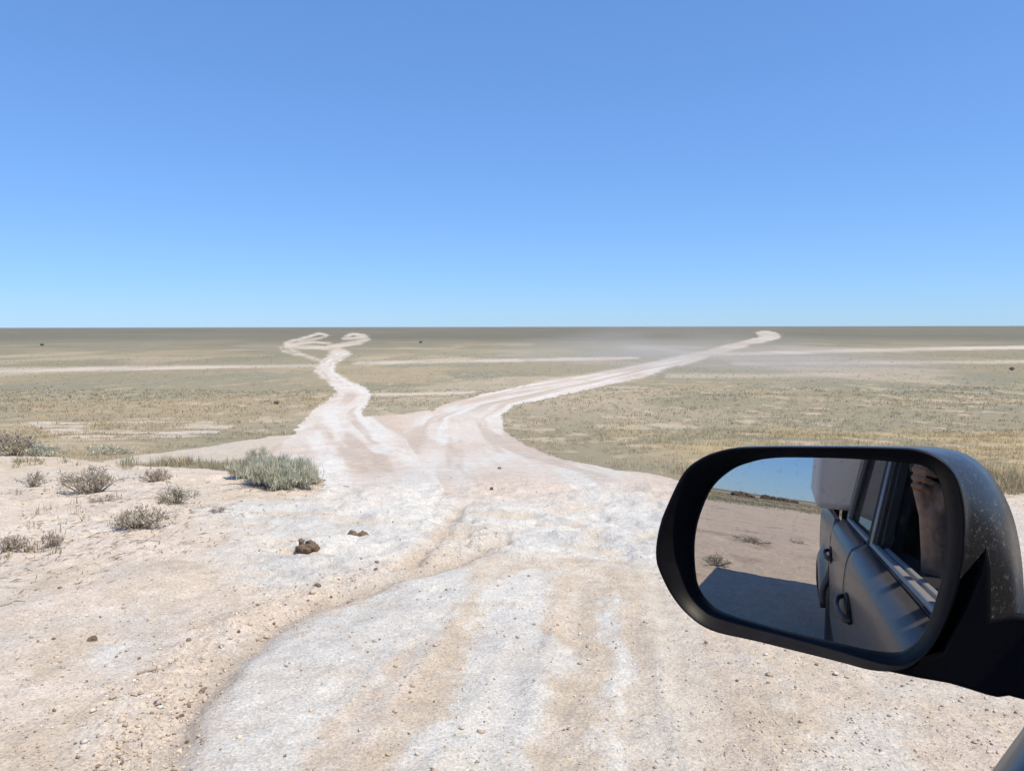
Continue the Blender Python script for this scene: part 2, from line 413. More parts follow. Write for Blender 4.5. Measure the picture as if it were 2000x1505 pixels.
# ------------------------------------------------------------------ object helpers
def np_mesh(name, verts, faces, smooth=False, loop_size=None):
    """faces: (n,3) or (n,4) int array"""
    me = bpy.data.meshes.new(name)
    verts = np.ascontiguousarray(verts, dtype=np.float32); faces = np.ascontiguousarray(faces, dtype=np.int32)
    n, k = faces.shape
    me.vertices.add(len(verts)); me.vertices.foreach_set("co", verts.ravel())
    me.loops.add(n * k); me.loops.foreach_set("vertex_index", faces.ravel())
    me.polygons.add(n); me.polygons.foreach_set("loop_start", np.arange(0, n * k, k, dtype=np.int32))
    me.update(calc_edges=True)
    if smooth:
        me.polygons.foreach_set("use_smooth", np.ones(n, bool))
    return me

def add_color(me, name, cols):
    c = np.ones((len(me.vertices), 4), np.float32); c[:, :cols.shape[1]] = cols
    a = me.attributes.new(name, 'FLOAT_COLOR', 'POINT'); a.data.foreach_set("color", c.ravel())

def link(name, me, mat=None, parent=None, loc=None):
    o = bpy.data.objects.new(name, me); COL.objects.link(o)
    if mat is not None and me is not None and len(me.materials) == 0: me.materials.append(mat)
    if parent is not None: o.parent = parent
    if loc is not None: o.location = loc
    return o

def tag(o, label=None, cat=None, group=None, kind=None):
    if label: o["label"] = label
    if cat: o["category"] = cat
    if group: o["group"] = group
    if kind: o["kind"] = kind
    return o

class MB:
    """collects shapes, builds them as one mesh object"""
    def __init__(s): s.v = []; s.f = []
    def add(s, verts, faces):
        o = len(s.v); s.v += [tuple(p) for p in verts]; s.f += [tuple(i + o for i in f) for f in faces]; return s
    def box(s, lo, hi):
        (a, b, c), (d, e, f) = lo, hi
        return s.add([(a, b, c), (d, b, c), (d, e, c), (a, e, c), (a, b, f), (d, b, f), (d, e, f), (a, e, f)],
                     [(0, 3, 2, 1), (4, 5, 6, 7), (0, 1, 5, 4), (1, 2, 6, 5), (2, 3, 7, 6), (3, 0, 4, 7)])
    def hexa(s, p8): return s.add(p8, [(0, 3, 2, 1), (4, 5, 6, 7), (0, 1, 5, 4), (1, 2, 6, 5), (2, 3, 7, 6), (3, 0, 4, 7)])
    def loft(s, rings, cap0=True, cap1=True, closed=True):
        n = len(rings[0]); vs = [p for r in rings for p in r]; fs = []
        for i in range(len(rings) - 1):
            for j in range(n if closed else n - 1):
                k = (j + 1) % n
                fs.append((i * n + j, i * n + k, (i + 1) * n + k, (i + 1) * n + j))
        if cap0: fs.append(tuple(range(n - 1, -1, -1)))
        if cap1: fs.append(tuple((len(rings) - 1) * n + j for j in range(n)))
        return s.add(vs, fs)
    def tube(s, pts, radii, sides=8):
        pts = [Vector(p) for p in pts]; rings = []
        for i, p in enumerate(pts):
            d = (pts[min(i + 1, len(pts) - 1)] - pts[max(i - 1, 0)]).normalized()
            a = d.orthogonal().normalized() if i == 0 else (a - d * a.dot(d)).normalized()
            b = d.cross(a); r = radii[i] if hasattr(radii, '__len__') else radii
            rings.append([p + (a * math.cos(2 * math.pi * k / sides) + b * math.sin(2 * math.pi * k / sides)) * r for k in range(sides)])
        return s.loft(rings)
    def grid(s, P, thick=None):
        """P: rows x cols of points; open sheet"""
        r, c = len(P), len(P[0])
        return s.add([p for row in P for p in row], [(i * c + j, i * c + j + 1, (i + 1) * c + j + 1, (i + 1) * c + j) for i in range(r - 1) for j in range(c - 1)])
    def build(s, name, mat, parent=None, smooth=False, bevel=0.0, segs=2, solid=0.0, subsurf=0, angle=35, flip=False):
        me = bpy.data.meshes.new(name); me.from_pydata([tuple(p) for p in s.v], [], s.f)
        bm = bmesh.new(); bm.from_mesh(me)
        if not solid: bmesh.ops.recalc_face_normals(bm, faces=bm.faces)
        bm.to_mesh(me); bm.free(); me.update()
        o = link(name, me, mat, parent)
        if solid:
            md = o.modifiers.new("solid", 'SOLIDIFY'); md.thickness = solid; md.offset = 0 if not flip else 1
        if bevel:
            md = o.modifiers.new("bevel", 'BEVEL'); md.width = bevel; md.segments = segs; md.limit_method = 'ANGLE'; md.angle_limit = math.radians(angle); md.harden_normals = False
        if subsurf:
            md = o.modifiers.new("sub", 'SUBSURF'); md.levels = subsurf; md.render_levels = subsurf
        if smooth or bevel:
            me.polygons.foreach_set("use_smooth", np.ones(len(me.polygons), bool))
            if not smooth:
                me.set_sharp_from_angle(angle=math.radians(40))
        return o

# ------------------------------------------------------------------ the ground: one sheet out to the horizon
def build_ground():
    deg = math.radians
    az = [deg(a) for a in np.arange(-38, 38.001, 0.085)]
    a = 38.0
    while a < 208: a += 1.5; az.append(deg(min(a, 208.0)))
    az += [deg(x) for x in np.arange(208.3, 250, 0.25)]
    a = 250.0
    while a < 360 - 38 - 1.4: a += 1.5; az.append(deg(a))
    az = np.array(sorted(set(round(float(t), 7) for t in az)))
    az = az[az < deg(360 - 38.2)]
    rs = [0.01] + list(np.arange(0.25, 2.0, 0.07)); r = 2.0
    while r < 45000:
        h = float(np.interp(math.log(r), _lt, _lh))
        if r < 7: h = 1.6
        dp = 0.75 if r < 60 else 0.55
        dr = min(r * r * dp / (742 * h), r * 0.22)
        if 7 < r < 13: dr = min(dr, 0.03)
        r += dr; rs.append(r)
    rs = np.array(rs)
    A, R = np.meshgrid(az, rs)
    X = (R * np.sin(A)); Y = (R * np.cos(A))
    nr, nc = X.shape
    x = X.ravel(); y = Y.ravel()
    road, faint, crust, veg, rough = masks(x, y)
    z = base_z(x, y) + detail_z(x, y, road, veg, rough)
    dist = np.hypot(x, y)
    # ---- albedo
    c_sand = np.array([0.61, 0.54, 0.47]); c_tan = np.array([0.55, 0.48, 0.395]); c_crust = np.array([0.61, 0.615, 0.60])
    c_grey = np.array([0.52, 0.525, 0.52]); c_pink = np.array([0.55, 0.475, 0.42]); c_road = np.array([0.60, 0.56, 0.52])
    def mixc(c, d, t): return c * (1 - t[:, None]) + d * t[:, None]
    n_a = fbm(x * 0.7, y * 0.7, 4, 101); n_b = fbm(x * 2.8, y * 2.8, 4, 103); n_c = fbm(x * 0.25, y * 0.25, 3, 105)
    col = np.tile(c_sand, (len(x), 1))
    col = mixc(col, c_tan, sstep(0.0, 0.5, n_a + 0.4 * n_b))
    col = mixc(col, c_grey, 0.5 * sstep(0.15, 0.5, fbm(x * 1.1 + 20, y * 1.1, 4, 107)))
    # foreground track: streaks of crust and sand along the direction of travel
    ang = math.radians(8.5)
    ac = x * math.cos(ang) - y * math.sin(ang); al = x * math.sin(ang) + y * math.cos(ang)
    gd = dist_line(x, y, GULLY)
    track = sstep(-0.05, 0.1, gd) * sstep(6.2, 5.0, y) * (y > 0)
    streak = fbm(ac * 3.2, al * 0.35, 4, 109)
    col = mixc(col, c_tan, track * 0.85)
    col = mixc(col, c_crust * 0.96, track * 0.6 * sstep(0.12, 0.42, streak + 0.3 * n_b))
    col = mixc(col, c_pink, track * 0.6 * sstep(0.1, 0.4, fbm(ac * 2.4 + 11, al * 0.4, 4, 111)))
    col = mixc(col, c_crust * 0.98, track * 0.6 * sstep(0.4, 1.2, x) * sstep(0.0, 0.4, fbm(x * 1.5 + 70, y * 1.5, 5, 163, 0.6)))
    for i, Lr in enumerate(RUTS):
        rw = np.abs(dist_line(x, y, Lr)) + 0.10 * fbm(x * 2.2, y * 2.2, 4, 220 + i)
        col = mixc(col, c_tan * 0.95, track * (0.9, 0.8, 0.55, 0.5)[i] * sstep(0.24, 0.02, rw))
    cm = crust * (0.75 + 0.25 * sstep(-0.4, 0.1, n_b + 0.5 * fbm(x * 9, y * 9, 4, 113)))
    col = mixc(col, c_crust, cm * 0.92)
    col = mixc(col, c_grey, cm * 0.55 * sstep(0.1, 0.45, fbm(ac * 1.9 + 5, al * 0.8, 4, 115)))
    # mottling: paler fluff and greyer damp-looking crust at hand size
    mt = fbm(x * 4.2 + 13, y * 4.2, 5, 151, 0.62) * (dist < 14)
    col = mixc(col, np.array([0.66, 0.635, 0.60]), 0.32 * sstep(0.10, 0.45, mt))
    col = mixc(col, np.array([0.46, 0.405, 0.345]), 0.34 * sstep(0.12, 0.48, -mt + 0.25 * fbm(x * 15, y * 15, 3, 153)))
    # broken brow: pale slabs with tan in the hollows
    rg = 1 - np.abs(fbm(x * 1.7, y * 2.6, 4, 45))
    col = mixc(col, c_crust, rough * 0.85 * sstep(0.60, 0.86, rg + 0.2 * n_b))
    col = mixc(col, c_grey, rough * 0.85 * sstep(-0.05, 0.3, fbm(x * 1.4 + 60, y * 1.8, 4, 155)))
    col = mixc(col, c_tan, rough * 0.55 * sstep(0.72, 0.55, rg + 0.1 * n_b))
    # the gully itself: darker along its bed, stony tan bank on its left
    gf = sstep(0.9, 1.6, y) * sstep(8.5, 5.5, y)
    col = mixc(col, np.array([0.40, 0.355, 0.31]), gf * 0.8 * np.exp(-((gd + 0.01 + 0.05 * n_b) / 0.09) ** 2))
    col = mixc(col, np.array([0.575, 0.505, 0.43]), gf * 0.6 * np.exp(-((gd + 0.22) / 0.18) ** 2))
    wd = np.abs(dist_line(x, y, WASH)) + 0.06 * n_b
    col = mixc(col, np.array([0.48, 0.405, 0.335]), 0.7 * np.exp(-(wd / 0.09) ** 2))
    # roads beyond the brow
    rd = road * sstep(6.8, 8.2, y)
    base_rd = mixc(np.tile(c_road, (len(x), 1)), c_pink, 0.8 * sstep(0.0, 0.4, fbm(x * 0.35 + 3, y * 0.12, 4, 117)))
    base_rd = mixc(base_rd, c_crust, 0.9 * sstep(0.05, 0.4, fbm(x * 1.0, y * 0.22, 4, 119)))
    base_rd = mixc(base_rd, np.array([0.52, 0.485, 0.43]), sstep(60, 150, dist))
    q = (rd > 0.5) & (dist < 260)
    d1 = dist_line(x[q], y[q], ROAD_LINES[0]); d2 = dist_line(x[q], y[q], ROAD_LINES[1])
    sd = np.where(np.abs(d1) < np.abs(d2), d1 + 50, d2); yy = y[q]
    st = fbm(sd * 1.5, yy * 0.06, 4, 141); st2 = fbm(sd * 3.4 + 8, yy * 0.10, 4, 143)
    br = base_rd[q]
    br = mixc(br, np.array([0.47, 0.40, 0.345]), 0.75 * sstep(0.08, 0.42, st + 0.3 * st2))
    br = mixc(br, np.array([0.64, 0.635, 0.62]), 0.85 * sstep(0.05, 0.40, -st + 0.35 * st2))
    md = np.abs(d2 + 0.25 * fbm(x[q] * 0.2, yy * 0.1, 2, 145))
    br = mixc(br, np.array([0.43, 0.365, 0.30]), 0.7 * sstep(0.55, 0.2, md) * sstep(28, 45, yy) * sstep(170, 110, yy))
    edge = np.minimum(np.abs(d1), np.abs(d2))
    br = mixc(br, np.array([0.56, 0.475, 0.40]), 0.7 * sstep(1.5, 2.4, edge) * sstep(10, 16, yy) * sstep(60, 40, yy))
    base_rd[q] = br
    col = mixc(col, base_rd, rd)
    # steppe
    c_v1 = np.array([0.285, 0.26, 0.185]); c_v2 = np.array([0.25, 0.243, 0.18]); c_v3 = np.array([0.37, 0.31, 0.21]); c_v4 = np.array([0.46, 0.395, 0.305])
    lm = np.clip(dist, 10, 4000)
    s1 = fbm(x * 0.10, y * 0.05, 4, 121); s2 = fbm(x * 0.9, y * 0.5, 4, 123); s3 = fbm(x * 0.012, y * 0.006, 4, 125); s4 = fbm(x * 0.0015, y * 0.0006, 4, 127)
    vc = np.tile(c_v1, (len(x), 1))
    vc = mixc(vc, c_v2, sstep(-0.15, 0.35, s1 + 0.4 * s3))
    vc = mixc(vc, c_v3, 0.75 * sstep(0.0, 0.45, fbm(x * 0.07 + 9, y * 0.05, 4, 129) + 0.4 * s2 * (dist < 120)))
    vc = mixc(vc, c_v4, 0.85 * sstep(0.22, 0.42, s2 + 0.25 * s1) * sstep(110, 30, dist))
    vc = mixc(vc, c_v4, 0.55 * sstep(0.18, 0.35, fbm(x * 0.045, y * 0.022, 4, 131)) * sstep(20, 50, dist) * sstep(500, 200, dist))
    gold = sstep(2, 5, x) * sstep(8, 10, y) * sstep(36, 16, y)
    vc = mixc(vc, np.array([0.48, 0.38, 0.21]), 0.7 * gold * sstep(-0.3, 0.3, fbm(x * 0.3, y * 0.3, 3, 161)))
    # cream bare patches below the left bank
    bp = sstep(-4, -7, x) * sstep(15, 20, y) * sstep(34, 25, y)
    vc = mixc(vc, np.array([0.58, 0.49, 0.375]), 0.3 * bp * sstep(0.05, 0.25, fbm(x * 0.35, y * 0.8, 4, 133)))
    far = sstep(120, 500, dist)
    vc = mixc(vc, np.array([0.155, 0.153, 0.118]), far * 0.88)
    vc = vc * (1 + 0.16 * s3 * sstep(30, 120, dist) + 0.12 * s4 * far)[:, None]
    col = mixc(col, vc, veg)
    # faint side tracks
    col = mixc(col, np.array([0.53, 0.48, 0.415]), faint * (1 - road) * sstep(6.8, 8.2, y))
    # behind the truck: pinkish dust with darker scuffs
    bk = (y < 1.0) * (1 - veg)
    col = mixc(col, np.array([0.50, 0.425, 0.365]), bk * 0.8)
    col = mixc(col, np.array([0.34, 0.285, 0.235]), bk * 0.75 * sstep(0.12, 0.5, fbm(x * 1.3, y * 1.3, 6, 135, 0.65)))
    col = mixc(col, np.array([0.56, 0.49, 0.42]), bk * 0.5 * sstep(0.15, 0.45, fbm(x * 2.3 + 31, y * 2.3, 5, 137)))
    grit = np.clip(0.25 + 0.5 * sstep(0.0, -0.2, gd) * (dist < 12) + 0.5 * sstep(0.2, 0.9, x) * (dist < 6), 0, 1) * sstep(14, 6, dist) * (1 - 0.5 * crust)
    col = col * np.array([1.0, 0.993, 0.945])
    # close the middle with one vertex
    verts = np.column_stack([x, y, z])
    verts = np.vstack([verts, [[0, 0, 0]]])
    col = np.vstack([col, [c_tan]]); grit = np.append(grit, 0.2)
    idx = np.arange(nr * nc).reshape(nr, nc)
    a0 = idx[:-1, :]; a1 = np.roll(idx, -1, axis=1)[:-1, :]; b0 = idx[1:, :]; b1 = np.roll(idx, -1, axis=1)[1:, :]
    q = np.stack([a0, b0, b1, a1], -1).reshape(-1, 4)
    first = idx[0]; ctr = nr * nc
    nxt = np.roll(first, -1)
    fan = np.stack([np.full(nc, ctr), first, nxt, np.full(nc, ctr)], -1)
    me = np_mesh("ground", verts, q, smooth=True)
    bm_f = fan[:, :3]
    add_color(me, "albedo", col)
    ga = me.attributes.new("grit", 'FLOAT', 'POINT'); ga.data.foreach_set("value", grit.astype(np.float32))
    # normals must face up
    o = link("ground", me, ground_material())
    tag(o, "pale chalky ground and dry steppe running out to the horizon", kind="structure")
    return o
ground = build_ground()

# ------------------------------------------------------------------ steppe grass (nobody could count it)
C_DRY = np.array([0.52, 0.42, 0.245]); C_SAGE = np.array([0.33, 0.335, 0.245]); C_GREY = np.array([0.32, 0.28, 0.205]); C_OLIVE = np.array([0.37, 0.335, 0.22])

def blades(px, py, pz, height, spread, n, width, cols, lean=0.55):
    """n bent two-segment blades for every tuft; returns verts, tris, colours"""
    T = len(px); K = T * n
    bx = np.repeat(px, n) + RNG.normal(0, 1, K) * np.repeat(spread, n) * 0.45
    by = np.repeat(py, n) + RNG.normal(0, 1, K) * np.repeat(spread, n) * 0.45
    bz = np.repeat(pz, n) - 0.01
    h = np.repeat(height, n) * RNG.uniform(0.45, 1.05, K)
    a = RNG.uniform(0, 2 * np.pi, K); ln = h * RNG.uniform(0.1, 1.0, K) * lean
    dx, dy = np.cos(a), np.sin(a)
    w = np.repeat(width, n) * RNG.uniform(0.6, 1.4, K) * 0.5
    b2 = a + np.pi / 2 + RNG.uniform(-0.8, 0.8, K); wx, wy = np.cos(b2) * w, np.sin(b2) * w
    V = np.zeros((K, 5, 3))
    V[:, 0] = np.stack([bx - wx, by - wy, bz], -1); V[:, 1] = np.stack([bx + wx, by + wy, bz], -1)
    mx, my, mz = bx + dx * ln * 0.35, by + dy * ln * 0.35, bz + h * 0.6
    V[:, 2] = np.stack([mx - wx * 0.8, my - wy * 0.8, mz], -1); V[:, 3] = np.stack([mx + wx * 0.8, my + wy * 0.8, mz], -1)
    V[:, 4] = np.stack([bx + dx * ln, by + dy * ln, bz + h], -1)
    o = (np.arange(K) * 5)[:, None, None]
    Fc = np.array([[0, 1, 3], [0, 3, 2], [2, 3, 4]])[None] + o
    c = np.repeat(np.repeat(cols, n, 0) * RNG.uniform(0.75, 1.25, (K, 1)), 5, 0)
    return V.reshape(-1, 3), Fc.reshape(-1, 3), c

def scatter(n, xr, yr, keep):
    x = RNG.uniform(*xr, n); y = RNG.uniform(*yr, n); k = keep(x, y); return x[k], y[k]

def pick_cols(n, wts):
    base = np.stack([C_DRY, C_SAGE, C_GREY, C_OLIVE]); i = RNG.choice(4, n, p=wts); return base[i] * RNG.uniform(0.85, 1.15, (n, 1))

grass_mat = attr_mat("dry_grass", "albedo", 0.85, 0.25)

def grass_object(name, sets, label, cat):
    VS, FS, CS = [], [], []; off = 0
    for s in sets:
        v, f, c = s
        VS.append(v); FS.append(f + off); CS.append(c); off += len(v)
    me = np_mesh(name, np.vstack(VS), np.vstack(FS)); add_color(me, "albedo", np.vstack(CS))
    o = link(name, me, grass_mat); tag(o, label, cat, kind="stuff"); return o

def field(n, y0, y1, x_lo, x_hi, power, hgt, wts, nb, width, thin=0.0, dens=None):
    """tufts between two distances; x limits as slopes"""
    t = RNG.uniform(0, 1, n); y = (y0 ** power + t * (y1 ** power - y0 ** power)) ** (1 / power)
    x = y * RNG.uniform(x_lo, x_hi, n)
    road, faint, crust, veg, rough = masks(x, y)
    cl = fbm(x * 0.6, y * 0.35, 3, 301) + 0.6 * fbm(x * 0.12, y * 0.07, 3, 303)
    k = (veg > 0.5) & (y > brow_y(x) + 0.4) & (RNG.uniform(-0.9, 0.6, n) < cl)
    x, y, cl = x[k], y[k], cl[k]
    z = base_z(x, y) + detail_z(x, y, road[k], veg[k], rough[k])
    d = np.hypot(x, y)
    h = RNG.uniform(*hgt, len(x)) * (1 + 0.3 * cl)
    c = pick_cols(len(x), wts)
    gold = sstep(0.0, 0.4, fbm(x * 0.07 + 9, y * 0.05, 4, 129))
    c = c * (1 - 0.5 * gold[:, None]) + C_DRY * 0.5 * gold[:, None]
    return blades(x, y, z, h, h * 1.3, nb, width * np.maximum(d, 8) / 20, c, 1.1)

right_sets = [field(4200, 8.2, 26, 0.0, 0.78, 1.4, (0.05, 0.15), [0.74, 0.1, 0.06, 0.1], 12, 0.008),
              field(6000, 22, 60, -0.05, 0.78, 1.2, (0.07, 0.18), [0.42, 0.2, 0.2, 0.18], 7, 0.010),
              field(4000, 55, 170, -0.05, 0.78, 0.8, (0.05, 0.12), [0.3, 0.28, 0.24, 0.18], 5, 0.012)]
grass_object("steppe_grass", right_sets, "tawny dry steppe grass and scrub to the right of the forking track", "grass")
left_sets = [field(3400, 9.6, 26, -0.80, 0.0, 1.4, (0.05, 0.16), [0.28, 0.34, 0.2, 0.18], 12, 0.008),
             field(6000, 22, 60, -0.80, 0.0, 1.2, (0.07, 0.19), [0.3, 0.3, 0.22, 0.18], 7, 0.010),
             field(4000, 55, 170, -0.80, 0.0, 0.8, (0.05, 0.12), [0.22, 0.32, 0.26, 0.2], 5, 0.012)]
grass_object("steppe_scrub", left_sets, "grey green scrub and dry grass on the plain to the left of the track", "grass")

def strip_grass(px_pts, n, hgt, wts, nb, width, jit):
    P = np.array([at(*p) for p in px_pts]); t = RNG.uniform(0, len(P) - 1.001, n); i = t.astype(int); f = (t - i)[:, None]
    q = P[i] * (1 - f) + P[i + 1] * f + RNG.normal(0, jit, (n, 2))
    x, y = q[:, 0], q[:, 1]; z = ground_z(x, y)
    h = RNG.uniform(*hgt, n)
    return blades(x, y, z, h, h * 0.6, nb, np.full(n, width), pick_cols(n, wts))
grass_object("bank_grass", [strip_grass([(235, 912), (330, 908), (420, 915), (480, 920)], 120, (0.10, 0.24), [0.45, 0.45, 0.05, 0.05], 26, 0.006, 0.14),
                            strip_grass([(0, 903), (60, 905), (140, 900)], 24, (0.05, 0.12), [0.4, 0.2, 0.1, 0.3], 14, 0.006, 0.12)],
             "pale feathery grass along the lip of the sandy bank beside the sage bush", "grass")
grass_object("sand_weeds", [strip_grass([(10, 960), (60, 1000), (110, 1020), (190, 1010)], 26, (0.03, 0.10), [0.5, 0.1, 0.1, 0.3], 9, 0.005, 0.35),
                            strip_grass([(5, 1050), (30, 1070), (60, 1062)], 26, (0.03, 0.08), [0.2, 0.1, 0.7, 0.0], 12, 0.006, 0.12)],
             "sparse yellowish weeds dotted over the sand at the near left", "grass")
def tall_yellow():
    P = np.array([at(*p) for p in [(1350, 938), (1700, 950), (1960, 962), (2050, 962)]])
    t = RNG.uniform(0, 2.999, 420); i = t.astype(int); f = (t - i)[:, None]
    q = P[i] * (1 - f) + P[i + 1] * f; q[:, 1] += RNG.uniform(-0.1, 1.3, 420); q[:, 0] += RNG.normal(0, 0.2, 420)
    x, y = q[:, 0], q[:, 1]; h = RNG.uniform(0.07, 0.24, 420)
    return blades(x, y, ground_z(x, y), h, h * 0.7, 18, np.full(420, 0.006), pick_cols(420, [0.8, 0.08, 0.04, 0.08]))
grass_object("verge_grass", [tall_yellow()], "straw coloured grass along the near verge behind the wing mirror", "grass")
def rear_grass():
    n = 6500; a = np.radians(RNG.uniform(206, 252, n)); r = np.exp(RNG.uniform(math.log(26), math.log(120), n))
    x, y = r * np.sin(a), r * np.cos(a); road, faint, crust, veg, rough = masks(x, y)
    k = RNG.uniform(0.1, 1, n) < veg; x, y, r = x[k], y[k], r[k]
    h = RNG.uniform(0.08, 0.26, len(x))
    return blades(x, y, ground_z(x, y), h, h * 0.8, 7, 0.0006 * r, pick_cols(len(x), [0.3, 0.3, 0.25, 0.15]))
grass_object("distant_scrub", [rear_grass()], "grey green scrub beyond the bare sand in the mirror reflection", "grass")

# ------------------------------------------------------------------ shrubs, one by one
twig_mat = basic_mat("twig", (0.30, 0.255, 0.205), 0.9, var=0.35, scale=30)
def shrub(px, py, width_px, height_px, label, leaf_cols, n_stems, n_leaves, leaf_size, group, name="dry_shrub", lean=0.0, dead=False, pos=None, size=None, leaf_w=0.13, up=0.6):
    if pos is None:
        x, y = at(px, py); s = math.hypot(x, y) / F_PX; W, H = width_px * s, height_px * s * 0.9
    else:
        x, y = pos; W, H = size
    z = float(ground_z(x, y)[0]) - 0.01
    root = bpy.data.objects.new(name, None); COL.objects.link(root); root.location = (x, y, z); root.empty_display_size = 0.1
    tag(root, label, "shrub", group)
    mb = MB(); tips = []
    for i in range(n_stems):
        a = RNG.uniform(0, 2 * math.pi); rr = math.sqrt(RNG.uniform(0, 1))
        ex, ey = math.cos(a) * rr * W * 0.5, math.sin(a) * rr * W * 0.38; ez = H * (1.0 - 0.55 * rr * rr) * RNG.uniform(0.6, 1.0)
        bx, by = ex * 0.25 + RNG.normal(0, 0.02) * W, ey * 0.25
        p0 = Vector((bx, by, 0)); p2 = Vector((ex + lean * H, ey, ez)); p1 = p0.lerp(p2, 0.5) + Vector((RNG.normal(0, 0.05) * W, RNG.normal(0, 0.05) * W, 0.06 * H))
        r0 = 0.004 + 0.006 * W
        mb.tube([p0, p1, p2], [r0, r0 * 0.6, r0 * 0.25], 4)
        for k in range(3):
            t = RNG.uniform(0.35, 0.95); q = (p0.lerp(p1, t * 2) if t < 0.5 else p1.lerp(p2, t * 2 - 1))
            e = q + Vector((RNG.normal(0, 0.13) * W, RNG.normal(0, 0.11) * W, abs(RNG.normal(0.10, 0.08)) * H))
            mb.tube([q, e], [r0 * 0.5, r0 * 0.2], 3); tips.append((q, e))
        tips.append((p1, p2))
    mb.build("stems", twig_mat, root)
    if n_leaves:
        T = np.array([[*a, *b] for a, b in tips]); i = RNG.integers(0, len(T), n_leaves); t = RNG.uniform(0.1, 1.05, n_leaves)[:, None]
        P = T[i, :3] * (1 - t) + T[i, 3:] * t + RNG.normal(0, 0.03, (n_leaves, 3)) * W
        P[:, 2] = np.maximum(P[:, 2], 0.005)
        D = RNG.normal(0, 1, (n_leaves, 3)); D[:, 2] = np.abs(D[:, 2]) + up; D /= np.linalg.norm(D, axis=1)[:, None]
        S = np.cross(D, RNG.normal(0, 1, (n_leaves, 3))); S /= np.linalg.norm(S, axis=1)[:, None]
        l = leaf_size * RNG.uniform(0.5, 1.4, (n_leaves, 1)); w = l * leaf_w
        V = np.stack([P - S * w, P + S * w, P + D * l], 1).reshape(-1, 3)
        c = np.array(leaf_cols)[RNG.integers(0, len(leaf_cols), n_leaves)] * RNG.uniform(0.7, 1.3, (n_leaves, 1))
        me = np_mesh("leaves", V, np.arange(n_leaves * 3).reshape(-1, 3)); add_color(me, "albedo", np.repeat(c, 3, 0))
        link("leaves", me, grass_mat, root)
    return root
SAGE = [(0.53, 0.54, 0.425), (0.48, 0.505, 0.395), (0.58, 0.55, 0.41)]; DEAD = [(0.45, 0.385, 0.31), (0.36, 0.31, 0.25), (0.50, 0.44, 0.335)]; GREENISH = [(0.43, 0.42, 0.32), (0.49, 0.455, 0.345), (0.37, 0.35, 0.265)]
G1 = "shrubs on the sandy bank"
shrub(550, 946, 146, 60, "large dense sage green bush on the lip of the bank beside the track", SAGE, 70, 26000, 0.06, G1, "sage_bush", leaf_w=0.05, up=2.2)
shrub(482, 932, 70, 40, "low straw and sage clump pressed against the large sage bush", SAGE + [(0.42, 0.34, 0.2)] * 2, 26, 4000, 0.06, G1, leaf_w=0.05, up=2.2)
shrub(505, 900, 60, 40, "thin feathery sage sprays rising behind the large sage bush", SAGE, 14, 1500, 0.05, G1, leaf_w=0.05, up=2.2)
shrub(612, 946, 46, 24, "scraggly brown twigs at the foot of the large sage bush", DEAD, 12, 160, 0.04, G1)
shrub(178, 957, 112, 58, "largest dark twiggy shrub on the sand, below the bank lip", GREENISH + DEAD, 34, 1300, 0.035, G1)
shrub(265, 1028, 92, 50, "dark shrub leaning over the open sand, nearest of the bank shrubs", GREENISH + DEAD, 30, 1100, 0.032, G1, lean=0.25)
shrub(345, 986, 78, 36, "grey shrub between the leaning dark shrub and the sage bush", GREENISH, 24, 750, 0.034, G1)
shrub(100, 1056, 50, 32, "small bare brown shrub in front of the yellow weeds", DEAD, 18, 250, 0.025, G1)
shrub(62, 944, 52, 28, "small dark shrub just below the bank lip near the frame edge", GREENISH, 16, 420, 0.03, G1)
shrub(305, 934, 70, 26, "flattened dead brown brush along the bank lip", DEAD, 26, 420, 0.035, G1)
shrub(205, 980, 60, 14, "thin brown dead twigs lying low on the sand", DEAD, 16, 160, 0.025, G1)
shrub(425, 1003, 40, 18, "tiny dark tuft on the pink sand before the sage bush", DEAD, 10, 120, 0.022, G1)
shrub(20, 1068, 62, 30, "low brown dead brush at the near edge of the sand", DEAD, 20, 260, 0.03, G1)
shrub(30, 889, 75, 48, "dark grey shrub standing below the bank against the plain", DEAD + GREENISH, 34, 1500, 0.07, "shrubs below the bank")
shrub(85, 890, 60, 30, "soft sage green shrub below the bank beside the dark grey one", SAGE, 26, 1300, 0.06, "shrubs below the bank")
shrub(210, 886, 90, 22, "wide low sage shrub below the bank, nearer the side path", SAGE, 24, 1200, 0.05, "shrubs below the bank")
DARK = [(0.30, 0.285, 0.225), (0.34, 0.32, 0.25)]
shrub(822, 670, 6, 4, "single dark bush far out on the plain between the two tracks", DARK, 16, 500, 0.5, "dark bushes far out on the plain")
shrub(82, 673, 6, 3, "single dark bush far out on the plain beyond the pale side track", DARK, 16, 500, 0.5, "dark bushes far out on the plain")
shrub(1977, 724, 7, 5, "dark bush on the plain nearest the right picture edge", DARK, 16, 500, 0.25, "dark bushes far out on the plain")
shrub(540, 790, 9, 5, "dark bush beside the left branch of the track below the bend", DARK, 16, 500, 0.12, "dark bushes far out on the plain")
shrub(0, 0, 0, 0, "scraggly grey shrub on bare sand in the mirror, above the truck shadow", GREENISH, 22, 500, 0.03, "shrubs seen in the mirror", pos=(-4.35, -2.25), size=(0.62, 0.16))
shrub(0, 0, 0, 0, "flat brown brush on bare sand in the mirror, farther than the grey shrub", DEAD, 20, 350, 0.03, "shrubs seen in the mirror", pos=(-5.9, -4.05), size=(0.9, 0.15))
shrub(0, 0, 0, 0, "tiny dry tuft on the sand in the mirror beside the truck bed", DEAD, 10, 150, 0.025, "shrubs seen in the mirror", pos=(-6.2, -5.46), size=(0.4, 0.10))

